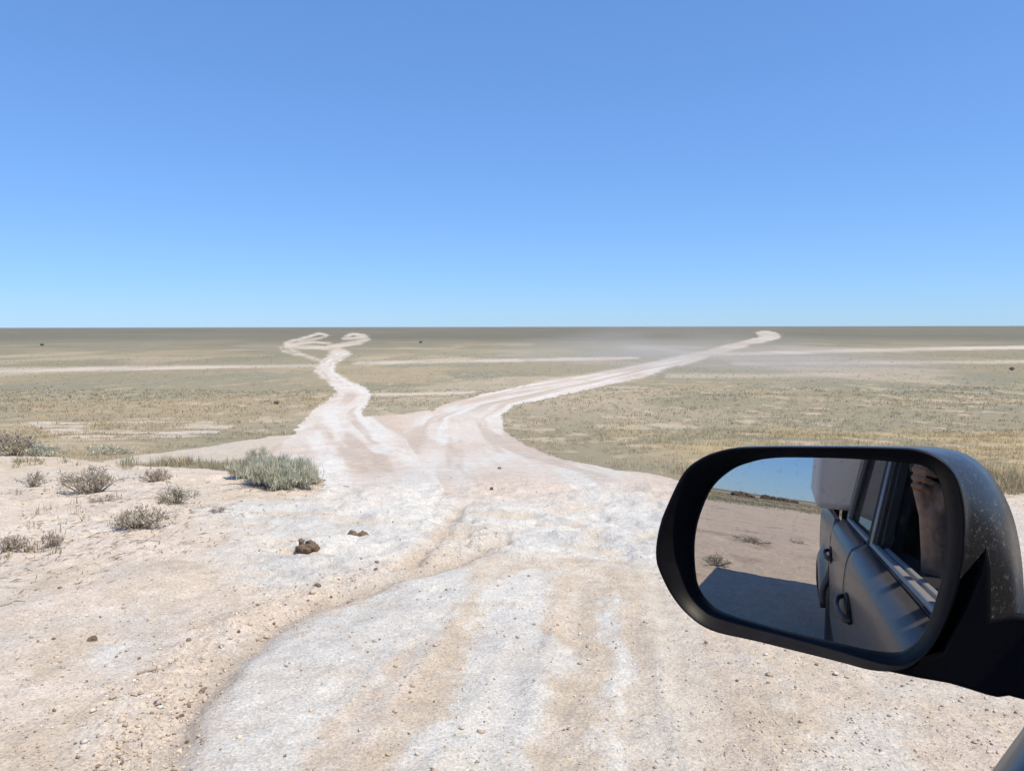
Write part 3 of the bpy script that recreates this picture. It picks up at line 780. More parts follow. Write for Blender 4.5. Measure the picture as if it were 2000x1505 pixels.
# ------------------------------------------------------------------ stones and clods
def rock_mesh(name, r, seed, squash=0.7, sub=2, lump=0.28):
    bm = bmesh.new(); bmesh.ops.create_icosphere(bm, subdivisions=sub, radius=1.0)
    rs = np.random.default_rng(seed); o = rs.uniform(0, 50, 3)
    for v in bm.verts:
        p = np.array(v.co); n = float(fbm(np.array([p[0] * 1.3 + o[0]]), np.array([p[1] * 1.3 + p[2] * 1.1 + o[1]]), 3, seed)[0])
        v.co = v.co * (1 + lump * n); v.co.z *= squash; v.co *= r
    me = bpy.data.meshes.new(name); bm.to_mesh(me); bm.free()
    me.polygons.foreach_set("use_smooth", np.full(len(me.polygons), sub > 2)); return me
clod_mat = basic_mat("clod", (0.15, 0.105, 0.07), 0.95, var=0.45, scale=18, bump=0.9, bscale=60)
chalk_mat = basic_mat("chalk_stone", (0.50, 0.42, 0.33), 0.95, var=0.3, scale=16, bump=0.8, bscale=60)
def clod_pile(px, py, lumps, label):
    x, y = at(px, py); z = float(ground_z(x, y)[0]); s = math.hypot(x, y) / F_PX
    root = bpy.data.objects.new("dirt_clod", None); COL.objects.link(root); root.location = (x, y, z); tag(root, label, "clod", "brown clods on the track"); root.empty_display_size = 0.1
    for i, (dx, dy, dz, r) in enumerate(lumps):
        o = link("lump", rock_mesh("lump", r * s, 60 + i + int(px), 0.72, 3, 0.8), clod_mat, root, (dx * s, dy * s, dz * s)); o.rotation_euler = (0.3 * i, 0.2, i * 2.3)
clod_pile(600, 1072, [(-11, 0, 6, 10), (10, -2, 7, 12), (1, -8, 4, 10), (-13, 4, 13, 7), (3, 6, 9, 8), (18, -6, 2, 6), (-19, -4, 2, 5)], "larger brown lumpy clod pile on the pale track edge")
clod_pile(695, 1042, [(-6, 0, 6, 11), (11, 2, 4, 10), (2, -5, 3, 7), (20, -3, 1, 5)], "smaller brown pair of clods on the white crust behind the larger pile")
def stone(px, py, rpx, label, mat=chalk_mat, group=None, seed=1):
    x, y = at(px, py); z = float(ground_z(x, y)[0]); s = math.hypot(x, y) / F_PX
    o = link("stone", rock_mesh("stone", rpx * s, seed, 0.7, 2, 0.75), mat, None, (x, y, z + rpx * s * 0.25)); o.rotation_euler = (0, 0, seed)
    return tag(o, label, "stone", group)
stone(806, 1342, 10, "lone pale stone on the tan streak between the white crust bands", seed=3)
stone(180, 1250, 8, "brown stone alone on the sand at the left of the gully", clod_mat, seed=4)
stone(975, 914, 3.5, "dark flat stone lying on the white apron below the fork", clod_mat, seed=5)
stone(960, 958, 4, "dark stone in the washed hollow at the brow of the track", clod_mat, seed=6)
k = 0
for (sx, sy, sr) in [(345, 1335, 8), (362, 1352, 9), (350, 1372, 10), (372, 1385, 7), (355, 1410, 7), (365, 1430, 7), (392, 1288, 8), (450, 1250, 9), (470, 1238, 6), (490, 1218, 10), (515, 1212, 8), (540, 1205, 7),
                     (560, 1192, 6), (590, 1178, 7), (620, 1160, 9), (650, 1150, 8), (690, 1135, 7), (730, 1120, 8), (405, 1340, 6), (385, 1320, 7), (340, 1390, 6), (250, 1475, 9), (155, 1263, 6), (100, 1250, 6), (290, 1212, 7), (410, 1200, 6), (500, 1190, 7), (770, 1112, 7), (830, 1100, 6)]:
    k += 1
    stone(sx + RNG.uniform(-6, 6), sy + RNG.uniform(-6, 6), sr * RNG.uniform(0.4, 0.7), "small crumbly stone in the scatter along the washed out gully edge", chalk_mat if k % 3 else clod_mat, "stones along the gully edge", seed=10 + k)
# fallen twigs
def twig(pts, r, label):
    mb = MB(); P = [at(*p) for p in pts]; mb.tube([(x, y, float(ground_z(x, y)[0]) + r * 0.9) for x, y in P], [r] * (len(P) - 1) + [r * 0.4], 6)
    tag(mb.build("fallen_twig", twig_mat, None, smooth=True), label, "twig", "fallen twigs")
twig([(-8, 1184), (14, 1178), (30, 1173), (50, 1174)], 0.004, "thin dark twig lying on the sand at the picture edge")
twig([(268, 1318), (290, 1310), (305, 1308), (320, 1313)], 0.006, "short dark twig on the sand just left of the gully")

# dry twig litter: nobody could count it
def litter():
    n = 900; P = np.array([at(*p) for p in [(178, 960), (265, 1035), (345, 990), (100, 1060), (60, 950), (300, 938), (210, 985), (420, 1005), (30, 1072), (150, 1020), (500, 950), (600, 950), (60, 1110), (330, 1060)]])
    i = RNG.integers(0, len(P), n); x = P[i, 0] + RNG.normal(0, 0.33, n); y = P[i, 1] + RNG.normal(0, 0.28, n)
    z = ground_z(x, y); a = RNG.uniform(0, np.pi, n); l = RNG.uniform(0.012, 0.06, n); w = RNG.uniform(0.0012, 0.003, n)
    dx, dy = np.cos(a) * l, np.sin(a) * l; nx, ny = -np.sin(a) * w, np.cos(a) * w; h = RNG.uniform(0.004, 0.018, n)
    V = np.stack([np.stack([x - dx, y - dy, z + 0.001], -1), np.stack([x + nx, y + ny, z + h], -1), np.stack([x - nx, y - ny, z + h * 0.6], -1), np.stack([x + dx, y + dy, z + h * RNG.uniform(0, 1, n)], -1)], 1).reshape(-1, 3)
    F = (np.array([[0, 1, 2], [1, 3, 2]])[None] + (np.arange(n) * 4)[:, None, None]).reshape(-1, 3)
    me = np_mesh("twig_litter", V, F); c = np.array([(0.22, 0.17, 0.125), (0.32, 0.26, 0.19), (0.14, 0.11, 0.085)])[RNG.integers(0, 3, n)]
    add_color(me, "albedo", np.repeat(c, 4, 0)); tag(link("twig_litter", me, attr_mat("litter", "albedo", 0.95)), "brown broken twig litter around the shrubs on the sand", "litter", kind="stuff")
litter()
# pebbles: one mass
def pebbles():
    bm = bmesh.new(); bmesh.ops.create_icosphere(bm, subdivisions=1, radius=1.0)
    base = np.array([v.co[:] for v in bm.verts]); tri = np.array([[v.index for v in f.verts] for f in bm.faces]); bm.free()
    n = 42000; a = np.radians(RNG.uniform(-38, 38, n)); r = 2.0 / RNG.uniform(0.2, 1.0, n)
    x, y = r * np.sin(a), r * np.cos(a)
    gd = dist_line(x, y, GULLY)
    dens = 0.28 + 0.5 * (gd < 0) + 0.6 * np.exp(-((gd + 0.15) / 0.25) ** 2) * (y < 7) + 0.45 * sstep(0.3, 1.2, x) * (y < 4) + 0.3 * fbm(x * 1.5, y * 1.5, 3, 401)
    k = RNG.uniform(0, 1.3, n) < dens; x, y, gd = x[k], y[k], gd[k]; n = len(x)
    z = ground_z(x, y)
    s = np.clip(0.0026 * np.exp(RNG.normal(0, 0.55, n)), 0.0014, 0.012) * (1 + 0.5 * np.exp(-((gd + 0.15) / 0.2) ** 2))
    V = base[None] * (1 + 0.33 * RNG.normal(0, 1, (n, len(base), 1))) * s[:, None, None] * RNG.uniform(0.7, 1.3, (n, 1, 3)) * np.array([1, 1, 0.7])
    V += np.stack([x, y, z + s * 0.3], -1)[:, None]
    F = tri[None] + (np.arange(n) * len(base))[:, None, None]
    pal = np.array([(0.53, 0.45, 0.36), (0.58, 0.53, 0.46), (0.40, 0.325, 0.25), (0.22, 0.175, 0.14), (0.48, 0.40, 0.315)])
    c = pal[RNG.choice(5, n, p=[0.36, 0.16, 0.2, 0.1, 0.18])] * RNG.uniform(0.8, 1.2, (n, 1))
    me = np_mesh("pebbles", V.reshape(-1, 3), F.reshape(-1, 3)); add_color(me, "albedo", np.repeat(c, len(base), 0))
    tag(link("pebbles", me, attr_mat("pebble", "albedo", 0.95)), "fine pebbles and grit scattered over the near track and sand", "pebbles", kind="stuff")
pebbles()

# dark outcrops on the skyline behind the truck
rock_dark = basic_mat("outcrop_rock", (0.13, 0.10, 0.075), 0.95, var=0.4, scale=1.2, bump=0.9, bscale=3)
def outcrop(azim, dist, w, h, label, seed):
    x, y = dist * math.sin(azim), dist * math.cos(azim); z = float(ground_z(x, y)[0])
    rs = np.random.default_rng(seed); mb = MB(); rings = []
    n = 24; t = np.linspace(0, 2 * math.pi, n, endpoint=False)
    for zz, k in ((-0.4, 1.08), (0.0, 1.05), (0.45, 1.0), (0.8, 0.86), (1.0, 0.6)):
        jr = 1 + 0.10 * rs.normal(0, 1, n)
        rings.append([(math.cos(a) * w * 0.5 * k * j, math.sin(a) * w * 0.3 * k * j, h * (zz + 0.10 * rs.normal())) for a, j in zip(t, jr)])
    mb.loft(rings); o = mb.build("rock_outcrop", rock_dark, None)
    o.location = (x, y, z); o.rotation_euler = (0, 0, -azim); tag(o, label, "rock", "rock outcrops on the skyline behind the truck")
for i, (pxm, wpx, hpx, lab) in enumerate([(1441, 38, 11, "widest dark rock outcrop on the skyline in the mirror"), (1465, 10, 6, "small dark rock beside the widest outcrop on the mirror skyline"),
        (1491, 18, 10, "tall dark outcrop in the middle of the mirror skyline row"), (1506, 12, 8, "small dark rock touching the middle outcrop on the mirror skyline"),
        (1525, 26, 9, "long low dark outcrop nearest the camper on the mirror skyline"), (1547, 16, 6, "lowest dark rock at the end of the mirror skyline row")]):
    outcrop(math.radians(234.1 - 0.0656 * (pxm - 1440)), 92 + 6 * i, math.radians(0.0656 * wpx) * (92 + 6 * i) * 1.05, math.radians(0.0656 * hpx) * (92 + 6 * i) * 0.85, lab, 500 + i)

# ------------------------------------------------------------------ the truck (X forward, Y left, Z up in its own frame)
NOSE = math.radians(3.5)
truck = bpy.data.objects.new("pickup_truck", None); COL.objects.link(truck)
truck.rotation_euler = Euler((0, NOSE, math.pi / 2 - THETA), 'XYZ'); truck.empty_display_size = 0.5
tag(truck, "dusty grey pickup truck with black wing mirror, its side seen in the mirror", "truck")
M_T = truck.rotation_euler.to_matrix(); M_TI = M_T.inverted()
VC = -0.70                                      # centre line
paint = basic_mat("dusty_grey_paint", (0.065, 0.066, 0.07), 0.36, var=0.06, scale=2.0, coat=0.2, dust=0.2, dust_col=(0.25, 0.21, 0.17))
black_plastic = basic_mat("black_plastic", (0.014, 0.014, 0.016), 0.42, var=0.2, scale=40, bump=0.08, bscale=500)
rubber = basic_mat("rubber", (0.02, 0.02, 0.021), 0.75, var=0.2, scale=30)
trim_grey = basic_mat("belt_trim", (0.33, 0.33, 0.335), 0.45, var=0.08, scale=20, dust=0.3)
interior = basic_mat("interior_black", (0.016, 0.016, 0.018), 0.8, var=0.2, scale=20)
seat_cloth = basic_mat("seat_cloth", (0.035, 0.035, 0.04), 0.95, var=0.3, scale=90)
chrome = basic_mat("chrome", (0.6, 0.6, 0.6), 0.2, metal=1.0, var=0.05)
lamp_mat = basic_mat("lamp_glass", (0.7, 0.72, 0.74), 0.12, var=0.05, coat=1.0)
red_lamp = basic_mat("red_lamp", (0.4, 0.02, 0.02), 0.2, var=0.1, coat=1.0)
def glass_mat(name, tint):
    m, nt, b, N, L = new_mat(name)
    tc = N.new("ShaderNodeTexCoord"); nz = N.new("ShaderNodeTexNoise"); nz.inputs["Scale"].default_value = 6; nz.inputs["Detail"].default_value = 6; L.new(tc.outputs["Object"], nz.inputs["Vector"])
    tr = N.new("ShaderNodeBsdfTransparent"); tr.inputs[0].default_value = (*tint, 1)
    gl = N.new("ShaderNodeBsdfGlossy"); gl.inputs["Roughness"].default_value = 0.03
    fr = N.new("ShaderNodeFresnel"); fr.inputs[0].default_value = 1.5
    m1 = N.new("ShaderNodeMixShader"); L.new(fr.outputs[0], m1.inputs[0]); L.new(tr.outputs[0], m1.inputs[1]); L.new(gl.outputs[0], m1.inputs[2])
    df = N.new("ShaderNodeBsdfDiffuse"); df.inputs[0].default_value = (0.4, 0.36, 0.3, 1)
    mr = N.new("ShaderNodeMapRange"); mr.inputs[1].default_value = 0.35; mr.inputs[2].default_value = 0.75; mr.inputs[3].default_value = 0.06; mr.inputs[4].default_value = 0.22; L.new(nz.outputs["Fac"], mr.inputs[0])
    m2 = N.new("ShaderNodeMixShader"); L.new(mr.outputs[0], m2.inputs[0]); L.new(m1.outputs[0], m2.inputs[1]); L.new(df.outputs[0], m2.inputs[2])
    L.new(m2.outputs[0], nt.nodes["Material Output"].inputs[0]); return m
glass = glass_mat("window_glass", (0.55, 0.58, 0.57)); tinted = glass_mat("tinted_glass", (0.16, 0.16, 0.17))

SIDE_W = [0.40, 0.50, 0.62, 0.78, 0.92, 1.02, 1.09, 1.135, 1.16, 1.172]
SIDE_V = [0.120, 0.145, 0.163, 0.173, 0.178, 0.178, 0.173, 0.162, 0.143, 0.116]
def side_v(w): return float(np.interp(w, SIDE_W, SIDE_V))
def win_v(w): return 0.098 - 0.16 * (w - 1.18)
def flip(p, right): return (p[0], 2 * VC - p[1], p[2]) if right else p
AX_F, AX_R, WHEEL_R = 1.38, -1.78, 0.38
def arch(u, r=0.47):
    b = 0.42
    for ax in (AX_F, AX_R):
        if abs(u - ax) < r: b = max(b, WHEEL_R - 0.02 + math.sqrt(r * r - (u - ax) ** 2))
    return b
def side_panel(name, u0, u1, top, mat, parent, right, n=24, vfun=None, rows=None, bulge=0.0):
    P = []
    us = np.linspace(u0, u1, n)
    ts = np.linspace(0, 1, 22)
    for t in ts:
        row = []
        for u in us:
            b = arch(u); tp = top(u) if callable(top) else top
            w = b + (tp - b) * (t ** 0.8)
            v = (vfun(u, w) if vfun else side_v(w))
            # returned edges: panel corners tuck in slightly at the shut lines
            row.append(flip((u, v, w), right))
        P.append(row)
    # turn the edges inward so the shut lines have depth
    mb = MB(); mb.grid(P)
    o = mb.build(name, mat, parent, smooth=True)
    md = o.modifiers.new("solid", 'SOLIDIFY'); md.thickness = 0.03; md.offset = 1 if right else -1
    return o

for right in (False, True):
    fd = side_panel("front_door", -0.500, 0.90, 1.172, paint, truck, right)
    rd = side_panel("rear_door", -1.40, -0.508, 1.172, paint, truck, right)
    fe = side_panel("front_fender", 0.908, 2.12, lambda u: 1.172 - 0.10 * max(0, u - 0.9) ** 1.5, paint, truck, right, 40)
    def bedv(u, w):
        d = math.hypot(u - AX_R, w - (WHEEL_R - 0.02)); f = math.exp(-((d - 0.50) / 0.085) ** 2)
        return side_v(min(w, 1.0)) - 0.02 * max(0, (w - 1.05)) / 0.12 + 0.052 * f * (w < 1.0)
    bs = side_panel("bed_side", -3.05, -1.412, 1.165, paint, truck, right, 60, bedv)
    # door handles: a cup with a bar standing off it
    for par, hu in ((fd, -0.335), (rd, -1.28)):
        mb = MB(); hv = side_v(0.985)
        cup = []
        for k in range(20):
            a = 2 * math.pi * k / 20; cup.append((hu + 0.115 * math.cos(a), hv + 0.0025, 0.985 + 0.042 * math.sin(a)))
        cup2 = [(hu + (p[0] - hu) * 0.9, hv - 0.0, 0.985 + (p[2] - 0.985) * 0.9) for p in cup]
        mb.loft([[flip(p, right) for p in cup], [flip((p[0], p[1] + 0.002, p[2]), right) for p in cup2]])
        h0 = mb.build("handle_cup", rubber, par, smooth=True)
        mb = MB()
        prof = [(-0.14, 0.003), (-0.12, 0.018), (-0.07, 0.029), (0.0, 0.033), (0.07, 0.029), (0.115, 0.018), (0.135, 0.003)]
        rings = []
        for du, dv in prof:
            hh = 0.013 * (1.0 if abs(du) < 0.12 else 0.7); th = 0.008
            rings.append([flip((hu + du, hv + dv - th * math.sin(a) , 0.985 + hh * math.cos(a)), right) for a in np.linspace(0, 2 * math.pi, 10, endpoint=False)])
        mb.loft(rings); mb.build("handle", black_plastic, par, smooth=True)
    # belt mouldings: outer and inner lips of the glass slot
    for par, a, b in ((fd, -0.47, 0.80), (rd, -1.30, -0.545)):
        for vo, vi, w0, w1 in ((0.113, 0.109, 1.168, 1.176),):
            mb = MB(); mb.loft([[flip(p, right) for p in [(u, vo, w0 - 0.01), (u, vo, w1), (u, vi, w1), (u, vi, w0 - 0.01)]] for u in (a, b)]); mb.build("belt_seal", rubber, par)
        for nm, vo, vi, w1 in (("belt_moulding", 0.107, 0.085, 1.187), ("inner_moulding", 0.076, 0.058, 1.185)):
            mb = MB()
            pr = [(vo, w1 - 0.03), (vo, w1 - 0.006), (vo - 0.004, w1), (vi + 0.004, w1 + 0.001), (vi, w1 - 0.005), (vi, w1 - 0.03)]
            mb.loft([[flip((u, v, w), right) for v, w in pr] for u in (a, b)]); mb.build(nm, trim_grey, par, bevel=0.002)
    # window frames
    def frame_bar(name, par, p0, p1, wu, mat, depth=0.035, out=0.0):
        mb = MB(); rings = []
        for (u, w), hw in ((p0, wu), (p1, wu)):
            v = win_v(w) + out
            rings.append([flip(q, right) for q in [(u - hw, v, w), (u + hw, v, w), (u + hw, v - depth, w), (u - hw, v - depth, w)]])
        mb.loft(rings); return mb.build(name, mat, par, bevel=0.004)
    TOP = 1.70
    frame_bar("window_frame", fd, (-0.465, 1.16), (-0.503, TOP), 0.026, paint, 0.04, 0.006)
    frame_bar("window_seal", fd, (-0.412, 1.16), (-0.450, TOP), 0.012, rubber)
    frame_bar("pillar_cover", fd, (-0.385, 1.16), (-0.423, TOP), 0.008, rubber, 0.03, -0.012)
    frame_bar("window_frame", rd, (-0.530, 1.16), (-0.565, TOP), 0.028, rubber, 0.04, 0.0)
    frame_bar("window_seal", rd, (-0.575, 1.16), (-0.610, TOP), 0.012, rubber)
    frame_bar("window_seal", rd, (-1.235, 1.16), (-1.150, TOP), 0.035, rubber)
    frame_bar("window_seal", fd, (0.86, 1.16), (0.36, 1.705), 0.018, rubber)
    # quarter of the cab behind the rear door glass
    mb = MB(); mb.loft([[flip(q, right) for q in [(-1.52, win_v(w) - 0.02 + 0.012, w), (-1.27 + 0.16 * (w - 1.16), win_v(w) + 0.008, w), (-1.27 + 0.16 * (w - 1.16), win_v(w) - 0.05, w), (-1.52, win_v(w) - 0.07, w)]] for w in np.linspace(1.10, 1.72, 8)])
    mb.build("rear_pillar", paint, truck, smooth=False, bevel=0.01)
    mb = MB(); mb.hexa([flip(q, right) for q in [(-1.22, win_v(1.17) - 0.018, 1.17), (-0.58, win_v(1.17) - 0.018, 1.17), (-0.58, win_v(1.17) - 0.023, 1.17), (-1.22, win_v(1.17) - 0.023, 1.17),
        (-1.16, win_v(1.69) - 0.018, 1.69), (-0.61, win_v(1.69) - 0.018, 1.69), (-0.61, win_v(1.69) - 0.023, 1.69), (-1.16, win_v(1.69) - 0.023, 1.69)]]); mb.build("rear_door_glass", tinted, rd)
    if right:
        mb = MB(); mb.add([flip((-0.40, win_v(1.17) - .02, 1.17), True), flip((0.80, win_v(1.17) - .02, 1.17), True), flip((0.37, win_v(1.69) - .02, 1.69), True), flip((-0.44, win_v(1.69) - .02, 1.69), True)], [(0, 1, 2, 3)])
        o = mb.build("front_door_glass", glass, fd); o.modifiers.new("s", 'SOLIDIFY').thickness = 0.005
    # windscreen pillar and sail corner
    mb = MB(); mb.loft([[flip(q, right) for q in [(u - 0.05, win_v(w) + 0.004, w), (u + 0.05, win_v(w) - 0.03, w), (u + 0.03, win_v(w) - 0.09, w), (u - 0.05, win_v(w) - 0.06, w)]] for u, w in ((1.02, 1.12), (0.72, 1.42), (0.42, 1.70), (0.30, 1.745))])
    mb.build("windscreen_pillar", paint, truck, bevel=0.012)
    mb = MB(); mb.hexa([flip(q, right) for q in [(0.66, 0.108, 1.165), (0.90, 0.108, 1.165), (0.90, 0.075, 1.165), (0.66, 0.075, 1.165), (0.66, 0.075, 1.34), (0.70, 0.075, 1.34), (0.70, 0.05, 1.34), (0.66, 0.05, 1.34)]]); mb.build("mirror_sail_panel", black_plastic, fd, bevel=0.006)
    # roof rail, sill under the doors, inner door card
    mb = MB(); mb.loft([[flip((u, v, w), right) for v, w in [(0.026, 1.69), (0.018, 1.725), (-0.02, 1.752), (-0.07, 1.752), (-0.06, 1.69)]] for u in (-1.52, -0.6, 0.36)]); mb.build("roof_rail", paint, truck, bevel=0.008)
    mb = MB(); mb.box((-1.30, min(flip((0, 0.115, 0), right)[1], flip((0, -0.02, 0), right)[1]), 0.34), (0.92, max(flip((0, 0.115, 0), right)[1], flip((0, -0.02, 0), right)[1]), 0.44)); mb.build("rocker", black_plastic, truck, bevel=0.02)
    mb = MB(); y0, y1 = sorted((flip((0, 0.052, 0), right)[1], flip((0, -0.02, 0), right)[1])); mb.box((-0.46, y0, 0.52), (0.86, y1, 1.168)); dc = mb.build("door_card", interior, fd, bevel=0.015)
    mb = MB(); mb.box((-1.36, y0, 0.52), (-0.55, y1, 1.168)); mb.build("door_card", interior, rd, bevel=0.015)
    mb = MB(); yb0, yb1 = sorted((flip((0, 0.06, 0), right)[1], flip((0, -0.01, 0), right)[1])); mb.box((-0.56, yb0 - (0 if not right else 0), 0.5), (-0.46, yb1, 1.15)); mb.build("door_pillar", interior, truck)
    mb = MB(); mb.loft([[flip(q, right) for q in [(-0.60, win_v(w) - 0.045, w), (-0.42, win_v(w) - 0.045, w), (-0.42, win_v(w) - 0.085, w), (-0.60, win_v(w) - 0.085, w)]] for w in (1.12, 1.70)]); mb.build("door_pillar", interior, truck, bevel=0.008)
    # headlight and tail light
    mb = MB(); mb.loft([[flip((u, v, w), right) for u, v, w in ring] for ring in ([(2.02, 0.10, 0.86), (2.02, 0.10, 1.02), (2.14, -0.28, 0.99), (2.16, -0.28, 0.86)], [(1.90, 0.06, 0.86), (1.90, 0.06, 1.02), (2.02, -0.28, 0.99), (2.04, -0.28, 0.86)])]); mb.build("headlight", lamp_mat, truck, bevel=0.015)
    mb = MB(); ya, yb = sorted((flip((0, 0.165, 0), right)[1], flip((0, 0.02, 0), right)[1])); mb.box((-3.075, ya, 0.74), (-3.03, yb, 1.12)); mb.build("tail_light", red_lamp, truck, bevel=0.01)
    # wheels
    for ax in (AX_F, AX_R):
        prof = [(0.20, 0.09), (0.24, 0.125), (0.33, 0.13), (0.365, 0.11), (0.38, 0.06), (0.38, -0.06), (0.365, -0.11), (0.33, -0.13), (0.24, -0.125), (0.20, -0.09)]
        cy = flip((0, 0.02, 0), right)[1]
        mb = MB(); mb.loft([[(ax + r * math.cos(a), cy + t, WHEEL_R + r * math.sin(a)) for r, t in prof] for a in np.linspace(0, 2 * math.pi, 41)], False, False); ty = mb.build("wheel", rubber, truck, smooth=True)
        mb = MB(); s = -1 if right else 1
        pr = [(0.205, 0.09), (0.19, 0.05), (0.13, 0.055), (0.06, 0.075), (0.005, 0.075)]
        mb.loft([[(ax + r * math.cos(a), cy + s * t, WHEEL_R + r * math.sin(a)) for a in np.linspace(0, 2 * math.pi, 36, endpoint=False)] for r, t in pr], False, True); mb.build("rim", trim_grey, ty, smooth=True)

# roof; sunroof opening and bar added to throw sun patches on the sill
SR_U0, SR_U1, SR_V0, SR_V1 = -0.035, 0.295, -1.20, -0.125
us = np.array(sorted(set(list(np.linspace(-1.53, 0.34, 14)) + [SR_U0, SR_U1]))); vs_ = np.array(sorted(set(list(np.linspace(-1.40, 0.0, 22)) + [SR_V0, SR_V1])))
def roof_w(u, v): return 1.745 + 0.055 * (1 - ((v - VC) / 0.70) ** 4) - 0.03 * max(0, (u - 0.1) / 0.25) ** 2
V = [(u, v, roof_w(u, v)) for u in us for v in vs_]; nv = len(vs_); Fq = []
for i in range(len(us) - 1):
    for j in range(nv - 1):
        cu, cv = (us[i] + us[i + 1]) / 2, (vs_[j] + vs_[j + 1]) / 2
        if SR_U0 < cu < SR_U1 and SR_V0 < cv < SR_V1: continue
        Fq.append((i * nv + j, (i + 1) * nv + j, (i + 1) * nv + j + 1, i * nv + j + 1))
mb = MB(); mb.add(V, Fq); roof = mb.build("roof", paint, truck, smooth=True); md = roof.modifiers.new("s", 'SOLIDIFY'); md.thickness = 0.03; md.offset = -1
mb = MB(); mb.box((0.085, SR_V0 - 0.01, 1.765), (0.125, SR_V1 + 0.01, 1.785)); mb.build("sun_patch_bar", black_plastic, roof, bevel=0.004)
# windscreen, back window and back wall
mb = MB(); mb.add([(1.04, 0.05, 1.12), (1.04, -1.45, 1.12), (0.36, -1.38, 1.725), (0.36, -0.02, 1.725)], [(0, 1, 2, 3)]); o = mb.build("windscreen", glass, truck); o.modifiers.new("s", 'SOLIDIFY').thickness = 0.006
mb = MB(); mb.box((-1.53, -1.44, 0.5), (-1.48, 0.04, 1.22)); mb.build("cab_back", interior, truck)
mb = MB(); mb.add([(-1.51, 0.02, 1.22), (-1.51, -1.42, 1.22), (-1.51, -1.36, 1.74), (-1.51, -0.04, 1.74)], [(0, 1, 2, 3)]); o = mb.build("back_window", tinted, truck); o.modifiers.new("s", 'SOLIDIFY').thickness = 0.006
# hood, nose, grille, bumpers
P = [[(u, VC + 0.84 * s * (1 - 0.10 * max(0, (u - 1.4) / 0.8)), 1.135 + 0.035 * (1 - s * s) - 0.10 * max(0, (u - 0.95) / 1.2) ** 2.0 * 1.2) for s in np.linspace(-1, 1, 17)] for u in np.linspace(0.95, 2.14, 14)]
mb = MB(); mb.grid(P); o = mb.build("hood", paint, truck, smooth=True); md = o.modifiers.new("s", 'SOLIDIFY'); md.thickness = 0.02; md.offset = 1
mb = MB(); mb.box((1.95, -1.10, 0.72), (2.15, -0.30, 1.0)); gr = mb.build("grille", black_plastic, truck, bevel=0.02)
for k in range(4):
    mb = MB(); mb.box((2.15, -1.08, 0.76 + k * 0.06), (2.165, -0.32, 0.785 + k * 0.06)); mb.build("slat", chrome, gr, bevel=0.004)
mb = MB(); mb.loft([[(u, v, w) for u, w in [(2.02, 0.42), (2.22, 0.46), (2.24, 0.68), (2.10, 0.72), (1.95, 0.70)]] for v in (-1.52, 0.12)]); mb.build("front_bumper", paint, truck, bevel=0.03)
mb = MB(); mb.box((-3.22, -1.45, 0.50), (-3.06, 0.05, 0.66)); mb.build("rear_bumper", chrome, truck, bevel=0.02)
mb = MB(); mb.box((-3.06, -1.40, 0.70), (-3.02, 0.0, 1.165)); mb.build("tailgate", paint, truck, bevel=0.01)
mb = MB(); mb.box((-3.02, -1.47, 0.66), (-1.54, 0.07, 0.72)); mb.build("bed_floor", paint, truck)
# chassis, cab floor and firewall
mb = MB(); mb.box((-1.50, -1.42, 0.44), (0.98, 0.02, 0.50)); mb.build("cab_floor", interior, truck)
mb = MB(); mb.box((0.94, -1.44, 0.48), (0.98, 0.05, 1.10)); mb.build("firewall", interior, truck)
for yy in (-0.30, -1.10):
    mb = MB(); mb.box((-3.0, yy - 0.05, 0.36), (1.95, yy + 0.05, 0.44)); mb.build("chassis_rail", rubber, truck)
for ax in (AX_F, AX_R):
    mb = MB(); mb.tube([(ax, 0.0, WHEEL_R), (ax, -1.4, WHEEL_R)], 0.05, 10); mb.build("axle", rubber, truck)
# cabin fittings
mb = MB(); mb.loft([[(u, v, w) for u, w in [(0.45, 0.78), (0.40, 0.98), (0.50, 1.08), (0.72, 1.13), (0.93, 1.11), (0.93, 0.70)]] for v in (-1.42, 0.0)]); mb.build("dashboard", interior, truck, bevel=0.03)
mb = MB(); sw = Vector((0.20, -0.34, 1.02)); tilt = Matrix.Rotation(math.radians(-62), 3, 'Y')
mb.tube([sw + tilt @ Vector((0.185 * math.cos(a), 0.185 * math.sin(a), 0)) for a in np.linspace(0, 2 * math.pi, 33)], 0.015, 8)
for a in (0.3, math.pi - 0.3, 1.5 * math.pi): mb.tube([sw, sw + tilt @ Vector((0.18 * math.cos(a + 1.57), 0.18 * math.sin(a + 1.57), 0))], 0.013, 6)
mb.tube([sw, sw + Vector((0.28, 0, -0.12))], 0.03, 8); mb.build("steering_wheel", black_plastic, truck, smooth=True)
def seat(v, u0, wid, bench=False):
    mb = MB(); mb.loft([[(u, y, w) for y, w in [(v - wid, z0), (v - wid, z0 + 0.13), (v - wid * .6, z0 + 0.15), (v + wid * .6, z0 + 0.15), (v + wid, z0 + 0.13), (v + wid, z0)]] for u, z0 in ((u0, 0.62), (u0 + 0.25, 0.62), (u0 + 0.50, 0.66))])
    s = mb.build("seat", seat_cloth, truck, bevel=0.03)
    mb = MB(); mb.loft([[(u0 + 0.08 - 0.22 * t + du, v + sv * wid * (1 - 0.25 * t * t), 0.74 + 0.62 * t) for du, sv in ((0.06, -1), (0.09, -0.7), (0.05, 0), (0.09, 0.7), (0.06, 1), (-0.07, 0.9), (-0.07, -0.9))] for t in np.linspace(0, 1, 6)]); mb.build("backrest", seat_cloth, s, smooth=True)
    for hv in ((v,) if not bench else (v - 0.35, v + 0.35)):
        mb = MB(); mb.box((u0 - 0.22, hv - 0.12, 1.38), (u0 - 0.12, hv + 0.12, 1.55)); mb.build("headrest", seat_cloth, s, bevel=0.04)
seat(-0.36, -0.62, 0.25); seat(-1.04, -0.62, 0.25); seat(-0.70, -1.25, 0.60, True)

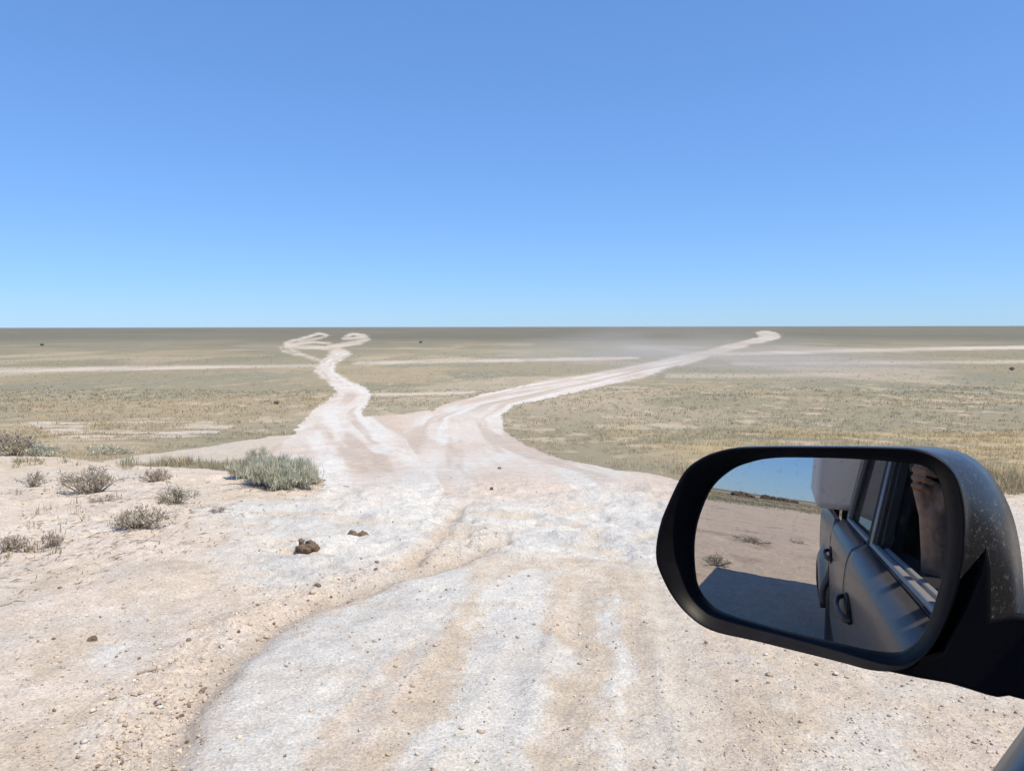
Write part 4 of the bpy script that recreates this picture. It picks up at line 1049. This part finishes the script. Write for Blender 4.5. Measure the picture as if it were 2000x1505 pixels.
# ------------------------------------------------------------------ the camper on the bed
camper_mat = basic_mat("camper_shell", (0.78, 0.73, 0.67), 0.5, var=0.06, scale=3, dust=0.25)
camper = bpy.data.objects.new("camper_box", None); COL.objects.link(camper); camper.rotation_euler = truck.rotation_euler; camper.empty_display_size = 0.3
tag(camper, "pale grey camper box standing behind the cab, seen in the mirror", "camper")
CB_U0, CB_U1, CB_V, CB_W0, CB_W1 = -4.45, -1.60, 0.262, 1.20, 2.16
mb = MB(); mb.box((CB_U0, 2 * VC - CB_V, CB_W0), (CB_U1, CB_V, CB_W1)); mb.build("shell", camper_mat, camper, bevel=0.035, segs=4)
mb = MB(); mb.box((-3.0, -1.25, 0.72), (-1.7, -0.15, 1.20)); mb.build("lower_body", camper_mat, camper)
mb = MB(); mb.box((CB_U0 - 0.015, -1.0, 1.26), (CB_U0 + 0.01, -0.4, 2.08)); mb.build("door", trim_grey, camper, bevel=0.01)
mb = MB(); mb.box((CB_U1 - 0.01, VC - 0.95, CB_W1 - 0.33), (CB_U1 + 0.02, CB_V - 0.9, CB_W1 - 0.10)); mb.build("vent", rubber, camper)
for right in (False, True):
    a = [flip(p, right)[1] for p in ((0, CB_V + 0.006, 0), (0, CB_V - 0.02, 0))]
    mb = MB(); mb.box((-3.6, min(a), 1.62), (-2.5, max(a), 1.98)); w_ = mb.build("window", tinted, camper, bevel=0.01)

# ------------------------------------------------------------------ the wing mirror
M_AZ, M_EL, M_R, M_DEPTH = -0.21256, 0.08406, 1.9941, 0.72449
hd = Vector((HX, HY, 0)); lf = Vector((-HY, HX, 0))
Nm = -math.cos(M_EL) * (math.cos(M_AZ) * hd - math.sin(M_AZ) * lf) + Vector((0, 0, math.sin(M_EL)))
CAM = Vector((0, 0, CAM_Z))
d0 = pixel_ray(1597, 1088); Mc = CAM + d0 * (M_DEPTH / d0.y)
E1 = Vector((0, 0, 1)).cross(Nm).normalized(); E2 = Nm.cross(E1)       # right and up as the viewer sees the glass
def plane_ab(px, py, delta):
    d = pixel_ray(px, py); t = (Mc + Nm * delta - CAM).dot(Nm) / d.dot(Nm); p = CAM + d * t - Mc
    return (p.dot(E1), p.dot(E2))
def to_local(a, b, delta): return M_TI @ (Mc + E1 * a + E2 * b + Nm * delta)
NA = 160
def outline(pts, delta, ctr=(0.0, 0.0)):
    """closed smooth outline through photo points, resampled by angle in the plane of the glass"""
    P = np.array([plane_ab(x, y, delta) for x, y in pts]) - np.array(ctr); n = len(P); out = []
    for i in range(n):
        p0, p1, p2, p3 = P[i - 1], P[i], P[(i + 1) % n], P[(i + 2) % n]
        for t in np.linspace(0, 1, 12, endpoint=False):
            out.append(0.5 * ((2 * p1) + (-p0 + p2) * t + (2 * p0 - 5 * p1 + 4 * p2 - p3) * t * t + (-p0 + 3 * p1 - 3 * p2 + p3) * t ** 3))
    Q = np.array(out); ang = np.arctan2(Q[:, 1], Q[:, 0]); rad = np.hypot(Q[:, 0], Q[:, 1]); o = np.argsort(ang)
    A = np.linspace(-math.pi, math.pi, NA, endpoint=False)
    r = np.interp(A, np.concatenate([ang[o] - 2 * math.pi, ang[o], ang[o] + 2 * math.pi]), np.concatenate([rad[o]] * 3))
    return np.stack([r * np.cos(A) + ctr[0], r * np.sin(A) + ctr[1]], -1)
GLASS_PX = [(1387.6, 950), (1365, 995), (1352.5, 1039), (1349, 1087), (1354, 1142), (1365, 1168), (1382, 1187), (1408, 1201), (1519, 1233), (1630, 1261), (1715, 1279), (1740, 1282), (1760, 1279), (1793, 1253), (1815, 1212), (1830, 1164), (1841, 1115), (1846, 1072), (1848, 1035), (1846, 1000), (1839, 955), (1829, 930), (1810, 914), (1778, 906), (1667, 897), (1549, 894), (1500, 896), (1467, 902), (1426.5, 917)]
RIM_PX = [(1280, 1090), (1281, 1060), (1288, 1025), (1301, 990), (1334, 924), (1371, 894), (1415, 879), (1467, 874), (1630, 874), (1740, 876), (1793, 880), (1837, 898), (1867, 931), (1881.5, 980), (1885, 1035), (1878, 1109), (1859, 1183), (1830, 1250), (1796, 1290), (1759, 1309), (1704, 1309), (1630, 1290), (1482, 1253), (1389.5, 1231), (1341, 1198), (1308, 1157), (1286, 1113)]
SIL_PX = [(1300, 1085), (1306, 1030), (1345, 930), (1385, 890), (1430, 876), (1470, 871.5), (1630, 871), (1793, 873), (1852, 878), (1889, 889), (1926, 917), (1955, 957), (1978, 1009), (1992, 1072), (1999, 1146), (1996, 1215), (1950, 1270), (1870, 1300), (1780, 1298), (1704, 1290), (1630, 1272), (1482, 1236), (1400, 1215), (1350, 1180), (1315, 1135)]
G2 = outline(GLASS_PX, 0.0); O2 = outline(RIM_PX, 0.020); S2 = outline(SIL_PX, -0.075)
wing = bpy.data.objects.new("wing_mirror", None); COL.objects.link(wing); wing.parent = truck; wing.empty_display_size = 0.1
def ring(P, delta): return [to_local(a, b, delta) for a, b in P]
def lerp2(A, B, t): return A * (1 - t) + B * t
# convex glass
CS = M_TI @ (Mc - Nm * M_R)
gv, gf, gn = [], [], []
NRING = 40
for k in range(NRING + 1):
    t = k / NRING
    for a, b in (G2 * 1.012 * t if k else G2 * 0.0005):
        q = Vector((a, b)); sag = math.sqrt(max(M_R ** 2 - a * a - b * b, 0)) - M_R
        p = to_local(a, b, sag); gv.append(p); gn.append((p - CS).normalized())
for k in range(NRING):
    for j in range(NA):
        gf.append((k * NA + j, (k + 1) * NA + j, (k + 1) * NA + (j + 1) % NA, k * NA + (j + 1) % NA))
me = bpy.data.meshes.new("mirror_glass"); me.from_pydata([tuple(p) for p in gv], [], gf); me.update(); me.polygons.foreach_set("use_smooth", np.ones(len(me.polygons), bool))
me.normals_split_custom_set_from_vertices([tuple(n) for n in gn])
m, nt, b, N, L = new_mat("mirror_silver")
gl = N.new("ShaderNodeBsdfGlossy"); gl.inputs["Roughness"].default_value = 0.0; gl.inputs[0].default_value = (0.60, 0.59, 0.58, 1)
tc = N.new("ShaderNodeTexCoord"); nz = N.new("ShaderNodeTexNoise"); nz.inputs["Scale"].default_value = 180; nz.inputs["Detail"].default_value = 4; L.new(tc.outputs["Object"], nz.inputs["Vector"])
mr = N.new("ShaderNodeMapRange"); mr.inputs[1].default_value = 0.58; mr.inputs[2].default_value = 0.72; mr.inputs[3].default_value = 0.02; mr.inputs[4].default_value = 0.16; L.new(nz.outputs["Fac"], mr.inputs[0])
df = N.new("ShaderNodeBsdfDiffuse"); df.inputs[0].default_value = (0.35, 0.31, 0.26, 1)
ms = N.new("ShaderNodeMixShader"); L.new(mr.outputs[0], ms.inputs[0]); L.new(gl.outputs[0], ms.inputs[1]); L.new(df.outputs[0], ms.inputs[2]); L.new(ms.outputs[0], nt.nodes["Material Output"].inputs[0])
link("mirror_glass", me, m, wing)
bezel_mat = basic_mat("bezel_black", (0.007, 0.007, 0.009), 0.45, var=0.2, scale=60, bump=0.03, bscale=700, dust=0.02, spec=0.16)
# bezel: wall from the glass up to the rim and over it
mb = MB(); rings = [ring(lerp2(G2, O2, -0.02), -0.012), ring(lerp2(G2, O2, 0.0), 0.001), ring(lerp2(G2, O2, 0.10), 0.003), ring(lerp2(G2, O2, 0.16), 0.007), ring(lerp2(G2, O2, 0.5), 0.015), ring(lerp2(G2, O2, 0.84), 0.0215), ring(lerp2(G2, O2, 0.95), 0.0225), ring(O2, 0.019), ring(O2 * 1.003, 0.012), ring(O2 * 0.995, 0.004)]
mb.loft(rings, False, False); mb.build("bezel", bezel_mat, wing, smooth=True)
# painted-on dust: shell
shell_mat = basic_mat("mirror_shell_plastic", (0.012, 0.013, 0.016), 0.30, var=0.2, scale=60, bump=0.015, bscale=400, dust=0.5, dust_col=(0.42, 0.43, 0.44), spec=0.5, dscale=230, dlo=0.56, dhi=0.70, ddist=1.1, dfilm=0.05)
def shrink(P, k): c = P.mean(0); return c + (P - c) * k
mid = lerp2(O2, S2, 0.45)
mb = MB(); rings = [ring(O2 * 0.985, 0.008), ring(O2 * 0.992, 0.000), ring(lerp2(O2, S2, 0.16), -0.008), ring(lerp2(O2, S2, 0.5), -0.024), ring(lerp2(O2, S2, 0.8), -0.045), ring(S2, -0.075), ring(shrink(S2, 0.97), -0.10), ring(shrink(S2, 0.88), -0.125), ring(shrink(S2, 0.70), -0.145), ring(shrink(S2, 0.35), -0.155)]
mb.loft(rings, False, True); mb.build("shell", shell_mat, wing, smooth=True)
# arm and foot reaching back to the door
ARM_SHADE_PX = [(1926, 1064), (1935, 1110), (1936, 1208), (1975, 1200), (2010, 1203), (2060, 1240), (2120, 1290), (2120, 1400), (2000, 1371), (1970, 1363), (1948, 1366), (1926, 1361), (1889, 1349), (1852, 1338), (1790, 1327), (1715, 1311), (1770, 1300), (1837, 1272), (1880, 1190), (1910, 1120)]  # upper wedge is solid black in place of a shaded recess in the shell
def ext(pts, d0_, d1_, k=0.96):
    A = [plane_ab(x, y, d0_) for x, y in pts]; B_ = [plane_ab(x, y, d1_) for x, y in pts]
    ca = np.mean(A, 0); cb = np.mean(B_, 0)
    return [[to_local(*(ca + (np.array(p) - ca) * 0.985), d0_) for p in A], [to_local(*p, d0_ - 0.006) for p in A], [to_local(*(cb + (np.array(p) - cb) * k), d1_) for p in B_]]
arm_mat = basic_mat("arm_plastic", (0.006, 0.006, 0.008), 0.5, var=0.2, scale=60, bump=0.05, bscale=500, spec=0.16)
mb = MB(); mb.loft(ext(ARM_SHADE_PX, 0.010, -0.085, 0.9)); arm = mb.build("arm", arm_mat, wing, bevel=0.009, segs=4)
mb = MB(); q0 = to_local(*plane_ab(2080, 1330, -0.03), -0.03)
mb.loft([[(q0.x + dx, q0.y + 0.0, q0.z + dz) for dx, dz in ((-0.05, -0.035), (0.05, -0.035), (0.05, 0.035), (-0.05, 0.035))], [(0.78 + dx, 0.085, 1.20 + dz) for dx, dz in ((-0.07, -0.03), (0.07, -0.03), (0.05, 0.05), (-0.07, 0.05))]])
mb.build("foot", arm_mat, wing, bevel=0.008)
# the same mirror on the far side
w2 = wing.copy(); COL.objects.link(w2); w2.parent = truck; w2.scale = (1, -1, 1); w2.location = (0, 2 * VC, 0)
for ch in list(wing.children):
    c = ch.copy(); COL.objects.link(c); c.parent = w2

# ------------------------------------------------------------------ the person holding the phone
def cam_pt(x, y, z): return CAM + Vector((x, y, z))
PT = Matrix.Rotation(-PITCH, 3, 'X')
phone = bpy.data.objects.new("phone", None); COL.objects.link(phone)
phone.location = CAM; phone.rotation_euler = (-PITCH, 0, 0); phone.empty_display_size = 0.05
tag(phone, "dark phone held up in the hand seen in the mirror", "phone")
dark_phone = basic_mat("phone_case", (0.012, 0.012, 0.014), 0.35, var=0.1)
mb = MB(); mb.box((-0.098, -0.013, -0.062), (0.062, -0.004, 0.014)); mb.build("phone_body", dark_phone, phone, bevel=0.004, segs=3)
mb = MB(); mb.box((-0.094, -0.0142, -0.058), (0.058, -0.0132, 0.010)); mb.build("screen", basic_mat("screen_glass", (0.02, 0.02, 0.025), 0.1, coat=1.0), phone)
mb = MB(); mb.tube([(0, -0.0045, 0), (0, -0.0022, 0)], 0.008, 20); mb.build("lens", chrome, phone)

def capsule(mb, p0, p1, r0, r1, sides=14, flat=None):
    p0, p1 = Vector(p0), Vector(p1); d = p1 - p0; L_ = max(d.length, 1e-5); d = d / L_
    pts, rad = [], []
    for a in np.linspace(-math.pi / 2, 0, 5): pts.append(p0 + d * r0 * math.sin(a)); rad.append(max(r0 * math.cos(a), r0 * 0.02))
    for a in np.linspace(0, math.pi / 2, 5): pts.append(p1 + d * r1 * math.sin(a)); rad.append(max(r1 * math.cos(a), r1 * 0.02))
    mb.tube(pts, rad, sides)
skin = None
m, nt, b, N, L = new_mat("skin"); skin = m
tc = N.new("ShaderNodeTexCoord"); nz = N.new("ShaderNodeTexNoise"); nz.inputs["Scale"].default_value = 45; nz.inputs["Detail"].default_value = 5; L.new(tc.outputs["Object"], nz.inputs["Vector"])
cr = N.new("ShaderNodeValToRGB"); cr.color_ramp.elements[0].color = (0.27, 0.155, 0.095, 1); cr.color_ramp.elements[1].color = (0.40, 0.24, 0.155, 1); cr.color_ramp.elements[0].position = 0.3; cr.color_ramp.elements[1].position = 0.7; L.new(nz.outputs["Fac"], cr.inputs[0])
ds = N.new("ShaderNodeVectorMath"); ds.operation = 'DISTANCE'; L.new(tc.outputs["Object"], ds.inputs[0])
TATTOO = ds.inputs[1]
rgm = N.new("ShaderNodeMath"); rgm.operation = 'COMPARE'; rgm.inputs[1].default_value = 0.026; rgm.inputs[2].default_value = 0.0035; L.new(ds.outputs["Value"], rgm.inputs[0])
mxs = N.new("ShaderNodeMix"); mxs.data_type = 'RGBA'; mxs.inputs[7].default_value = (0.12, 0.085, 0.075, 1)
sc = N.new("ShaderNodeMath"); sc.operation = 'MULTIPLY'; sc.inputs[1].default_value = 0.35; L.new(rgm.outputs[0], sc.inputs[0]); L.new(sc.outputs[0], mxs.inputs[0]); L.new(cr.outputs[0], mxs.inputs[6]); L.new(mxs.outputs[2], b.inputs["Base Color"])
b.inputs["Roughness"].default_value = 0.5; b.inputs["Subsurface Weight"].default_value = 0.08; b.inputs["Subsurface Radius"].default_value = (0.01, 0.004, 0.002)

# everything below in level coordinates: u along the truck, v to its left, w up; converted to world
def uvw(u, v, w): return Vector((u * HX - v * HY, u * HY + v * HX, w))
def camf(x, y, z): return Vector((0, 0, CAM_Z)) + PT @ Vector((x, y, z))
body = MB()
W_ = uvw(-0.055, 0.004, 1.328)                      # wrist
EL = uvw(-0.075, -0.035, 1.09)                      # elbow
SH = uvw(-0.36, -0.16, 1.26)                        # shoulder
capsule(body, EL, EL.lerp(W_, 0.35), 0.042, 0.045); capsule(body, EL.lerp(W_, 0.35), W_, 0.045, 0.029)
for off in (-0.010, 0.010): capsule(body, EL.lerp(W_, 0.55) + uvw(0, off, 0), W_ + uvw(0, off, 0), 0.030, 0.024)
capsule(body, SH, EL, 0.055, 0.044)
# palm: faces the mirror; heel of the hand at the wrist
PU = uvw(0.02, 0.0, 1).normalized()                  # up the hand
PR = uvw(0.0, 1.0, 0)                                # outboard (little-finger side)
PF = uvw(1.0, 0.0, 0)                                # out of the palm, towards the mirror
K0 = W_ + PU * 0.078 + PR * 0.030 + PF * -0.004
knuck = []
for i, t in enumerate((0.0, 0.33, 0.67, 1.0)):       # little ... index along the hand's outer edge, stacked upwards
    pass
for a, bb in ((0.022, 0.036), (0.006, 0.016), (-0.012, -0.004)):
    capsule(body, W_ + PR * a * 0.8 + PU * 0.006, W_ + PU * 0.075 + PR * (bb + 0.004), 0.019, 0.015)
capsule(body, W_ - PR * 0.016 + PU * 0.018 + PF * 0.010, W_ - PR * 0.030 + PU * 0.062 + PF * 0.014, 0.019, 0.017)   # ball of the thumb
# fingers leave the outer edge, fold forward and back across the palm, tips on the phone
for i in range(4):
    base = W_ + PU * (0.062 + 0.021 * i) + PR * (0.036 - 0.002 * i) + PF * (-0.002)
    ln = (0.85, 0.98, 1.05, 1.0)[i]; r = (0.0082, 0.009, 0.0094, 0.0092)[i]
    j1 = base + PR * 0.020 * ln + PF * 0.022 * ln + PU * 0.010
    j2 = j1 - PR * 0.020 * ln + PF * 0.014 * ln - PU * 0.004
    tip = j2 - PR * 0.023 * ln - PF * 0.003 - PU * 0.008
    if i == 0: pass
    capsule(body, base, j1, r * 1.1, r * 1.03, 10); capsule(body, j1, j2, r * 1.03, r * 0.95, 10); capsule(body, j2, tip, r * 0.95, r * 0.8, 10)
# thumb: leaves the side of the palm, lies along the screen side of the phone
T0 = W_ - PR * 0.030 + PU * 0.060 + PF * 0.010
T1 = T0 - PR * 0.018 + PU * 0.030 - PF * 0.006; T2 = T1 + PU * 0.030 - PR * 0.004 - PF * 0.004
capsule(body, T0, T1, 0.014, 0.0115, 10); capsule(body, T1, T2, 0.0115, 0.009, 10)
# trunk, other arm, legs, neck and head
HIP = uvw(-0.46, -0.36, 0.84); CH = uvw(-0.45, -0.36, 1.18)
capsule(body, HIP + uvw(0, 0.08, 0), CH + uvw(0, 0.07, 0), 0.13, 0.125); capsule(body, HIP - uvw(0, 0.08, 0), CH - uvw(0, 0.07, 0), 0.13, 0.125)
capsule(body, uvw(-0.42, -0.18, 1.27), uvw(-0.46, -0.54, 1.27), 0.07, 0.07)
R_SH, R_EL, R_W = uvw(-0.44, -0.55, 1.26), uvw(-0.32, -0.60, 1.0), uvw(-0.08, -0.48, 0.92)
capsule(body, R_SH, R_EL, 0.055, 0.044); capsule(body, R_EL, R_W, 0.042, 0.029)
capsule(body, R_W, R_W + uvw(0.08, 0.03, 0), 0.03, 0.03)
for i in range(4): capsule(body, R_W + uvw(0.08, 0.055 - 0.02 * i, 0.0), R_W + uvw(0.13 + 0.01 * (i in (1, 2)), 0.055 - 0.02 * i, -0.03), 0.0095, 0.008, 10)
capsule(body, R_W + uvw(0.03, 0.05, 0), R_W + uvw(0.08, 0.085, 0.0), 0.012, 0.010, 10)
for s in (0.10, -0.10):
    kn = uvw(-0.03, -0.36 + 1.4 * s, 0.86); an = uvw(0.30, -0.36 + 1.4 * s, 0.54)
    capsule(body, HIP + uvw(0.02, s, 0), kn, 0.09, 0.062); capsule(body, kn, an, 0.06, 0.042); capsule(body, an, an + uvw(0.18, 0, 0.02), 0.042, 0.035)
NK, HD = uvw(-0.44, -0.36, 1.36), uvw(-0.415, -0.36, 1.53)
capsule(body, NK - uvw(0, 0, 0.06), NK + uvw(0.01, 0, 0.06), 0.062, 0.058)
capsule(body, HD + uvw(-0.025, 0, 0.03), HD + uvw(-0.01, 0, 0.035), 0.088, 0.088, 20); capsule(body, HD + uvw(0.01, 0, 0.0), HD + uvw(0.03, 0, -0.07), 0.07, 0.045, 20)
capsule(body, HD + uvw(0.078, 0, 0.02), HD + uvw(0.098, 0, -0.018), 0.008, 0.013, 10)
for s in (1, -1):
    capsule(body, HD + uvw(-0.01, s * 0.084, 0.02), HD + uvw(-0.01, s * 0.082, -0.02), 0.012, 0.010, 10)
    capsule(body, HD + uvw(0.075, s * 0.012, 0.038), HD + uvw(0.064, s * 0.045, 0.038), 0.008, 0.008, 10)
capsule(body, HD + uvw(0.066, 0.02, -0.052), HD + uvw(0.066, -0.02, -0.052), 0.008, 0.008, 10)
person = body.build("person", skin, None, smooth=True)
TATTOO.default_value = tuple(W_.lerp(EL, 0.22) + PF * 0.03 - PR * 0.014)
md = person.modifiers.new("one_skin", 'REMESH'); md.mode = 'VOXEL'; md.voxel_size = 0.0035; md.use_smooth_shade = True
md = person.modifiers.new("soft", 'SMOOTH'); md.factor = 0.5; md.iterations = 3
tag(person, "person in a dark shirt at the truck window, bare forearm raised to hold a phone", "person")
def wear(name, parts, mat, vox=0.008):
    mb = MB()
    for a in parts: capsule(mb, *a)
    o = mb.build(name, mat, person, smooth=True); md = o.modifiers.new("r", 'REMESH'); md.mode = 'VOXEL'; md.voxel_size = vox; md.use_smooth_shade = True
    md = o.modifiers.new("s", 'SMOOTH'); md.iterations = 6; return o
dark_cloth = basic_mat("dark_cloth", (0.02, 0.021, 0.026), 0.95, var=0.3, scale=40)
jean = basic_mat("jean_cloth", (0.03, 0.04, 0.07), 0.95, var=0.3, scale=60)
wear("shirt", [(HIP + uvw(0, 0.08, 0), CH + uvw(0, 0.07, 0), 0.142, 0.137), (HIP - uvw(0, 0.08, 0), CH - uvw(0, 0.07, 0), 0.142, 0.137), (uvw(-0.42, -0.18, 1.27), uvw(-0.46, -0.54, 1.27), 0.082, 0.082), (SH, SH.lerp(EL, 0.6), 0.068, 0.062), (R_SH, R_SH.lerp(R_EL, 0.6), 0.068, 0.062)], dark_cloth)
wear("trousers", [(HIP + uvw(0.02, s, 0), uvw(-0.03, -0.36 + 1.4 * s, 0.86), 0.10, 0.074) for s in (0.1, -0.1)] + [(uvw(-0.03, -0.36 + 1.4 * s, 0.86), uvw(0.27, -0.36 + 1.4 * s, 0.57), 0.072, 0.056) for s in (0.1, -0.1)], jean)
wear("hair", [(HD + uvw(-0.035, 0, 0.05), HD + uvw(-0.02, 0, 0.06), 0.092, 0.090)], basic_mat("hair", (0.025, 0.018, 0.012), 0.7, var=0.4, scale=80), 0.006)
for s in (1, -1):
    mb = MB(); capsule(mb, HD + uvw(0.070, s * 0.03, 0.018), HD + uvw(0.0705, s * 0.03, 0.018), 0.011, 0.011, 12); mb.build("eye", basic_mat("eye", (0.6, 0.58, 0.55), 0.2), person, smooth=True)

# ------------------------------------------------------------------ air
def volume_mat(name, dens, col, aniso, cloud=None):
    m, nt, b, N, L = new_mat(name); N.remove(b)
    pv = N.new("ShaderNodeVolumePrincipled"); pv.inputs["Color"].default_value = (*col, 1); pv.inputs["Density"].default_value = dens; pv.inputs["Anisotropy"].default_value = aniso
    L.new(pv.outputs[0], nt.nodes["Material Output"].inputs["Volume"])
    if cloud:
        tc = N.new("ShaderNodeTexCoord"); gr = N.new("ShaderNodeTexGradient"); gr.gradient_type = 'SPHERICAL'
        L.new(tc.outputs["Object"], gr.inputs[0])
        nz = N.new("ShaderNodeTexNoise"); nz.inputs["Scale"].default_value = 2.2; nz.inputs["Detail"].default_value = 2; L.new(tc.outputs["Object"], nz.inputs["Vector"])
        mr = N.new("ShaderNodeMapRange"); mr.inputs[1].default_value = 0.35; mr.inputs[2].default_value = 0.7; L.new(nz.outputs["Fac"], mr.inputs[0])
        mu = N.new("ShaderNodeMath"); mu.operation = 'MULTIPLY'; L.new(gr.outputs["Fac"], mu.inputs[0]); L.new(mr.outputs[0], mu.inputs[1])
        m2 = N.new("ShaderNodeMath"); m2.operation = 'MULTIPLY'; m2.inputs[1].default_value = dens; L.new(mu.outputs[0], m2.inputs[0]); L.new(m2.outputs[0], pv.inputs["Density"])
    return m
bm = bmesh.new(); bmesh.ops.create_icosphere(bm, subdivisions=3, radius=1.0); me = bpy.data.meshes.new("dust_plume"); bm.to_mesh(me); bm.free()
dp = link("dust_plume", me, volume_mat("dust_air", 0.044, (1.0, 0.96, 0.88), 0.0, cloud=True)); dp.location = (26, 118, -5.0); dp.scale = (34, 66, 7.2)
tag(dp, "thin pale dust hanging in the air over the far track", "dust", kind="stuff")
mb = MB(); mb.box((-47000, -47000, -9.0), (47000, 47000, 4.5))
hz = mb.build("haze", volume_mat("haze_air", 1.6e-5, (0.85, 0.9, 1.0), 0.0)); tag(hz, "thin pale haze lying over the whole plain", "haze", kind="stuff")
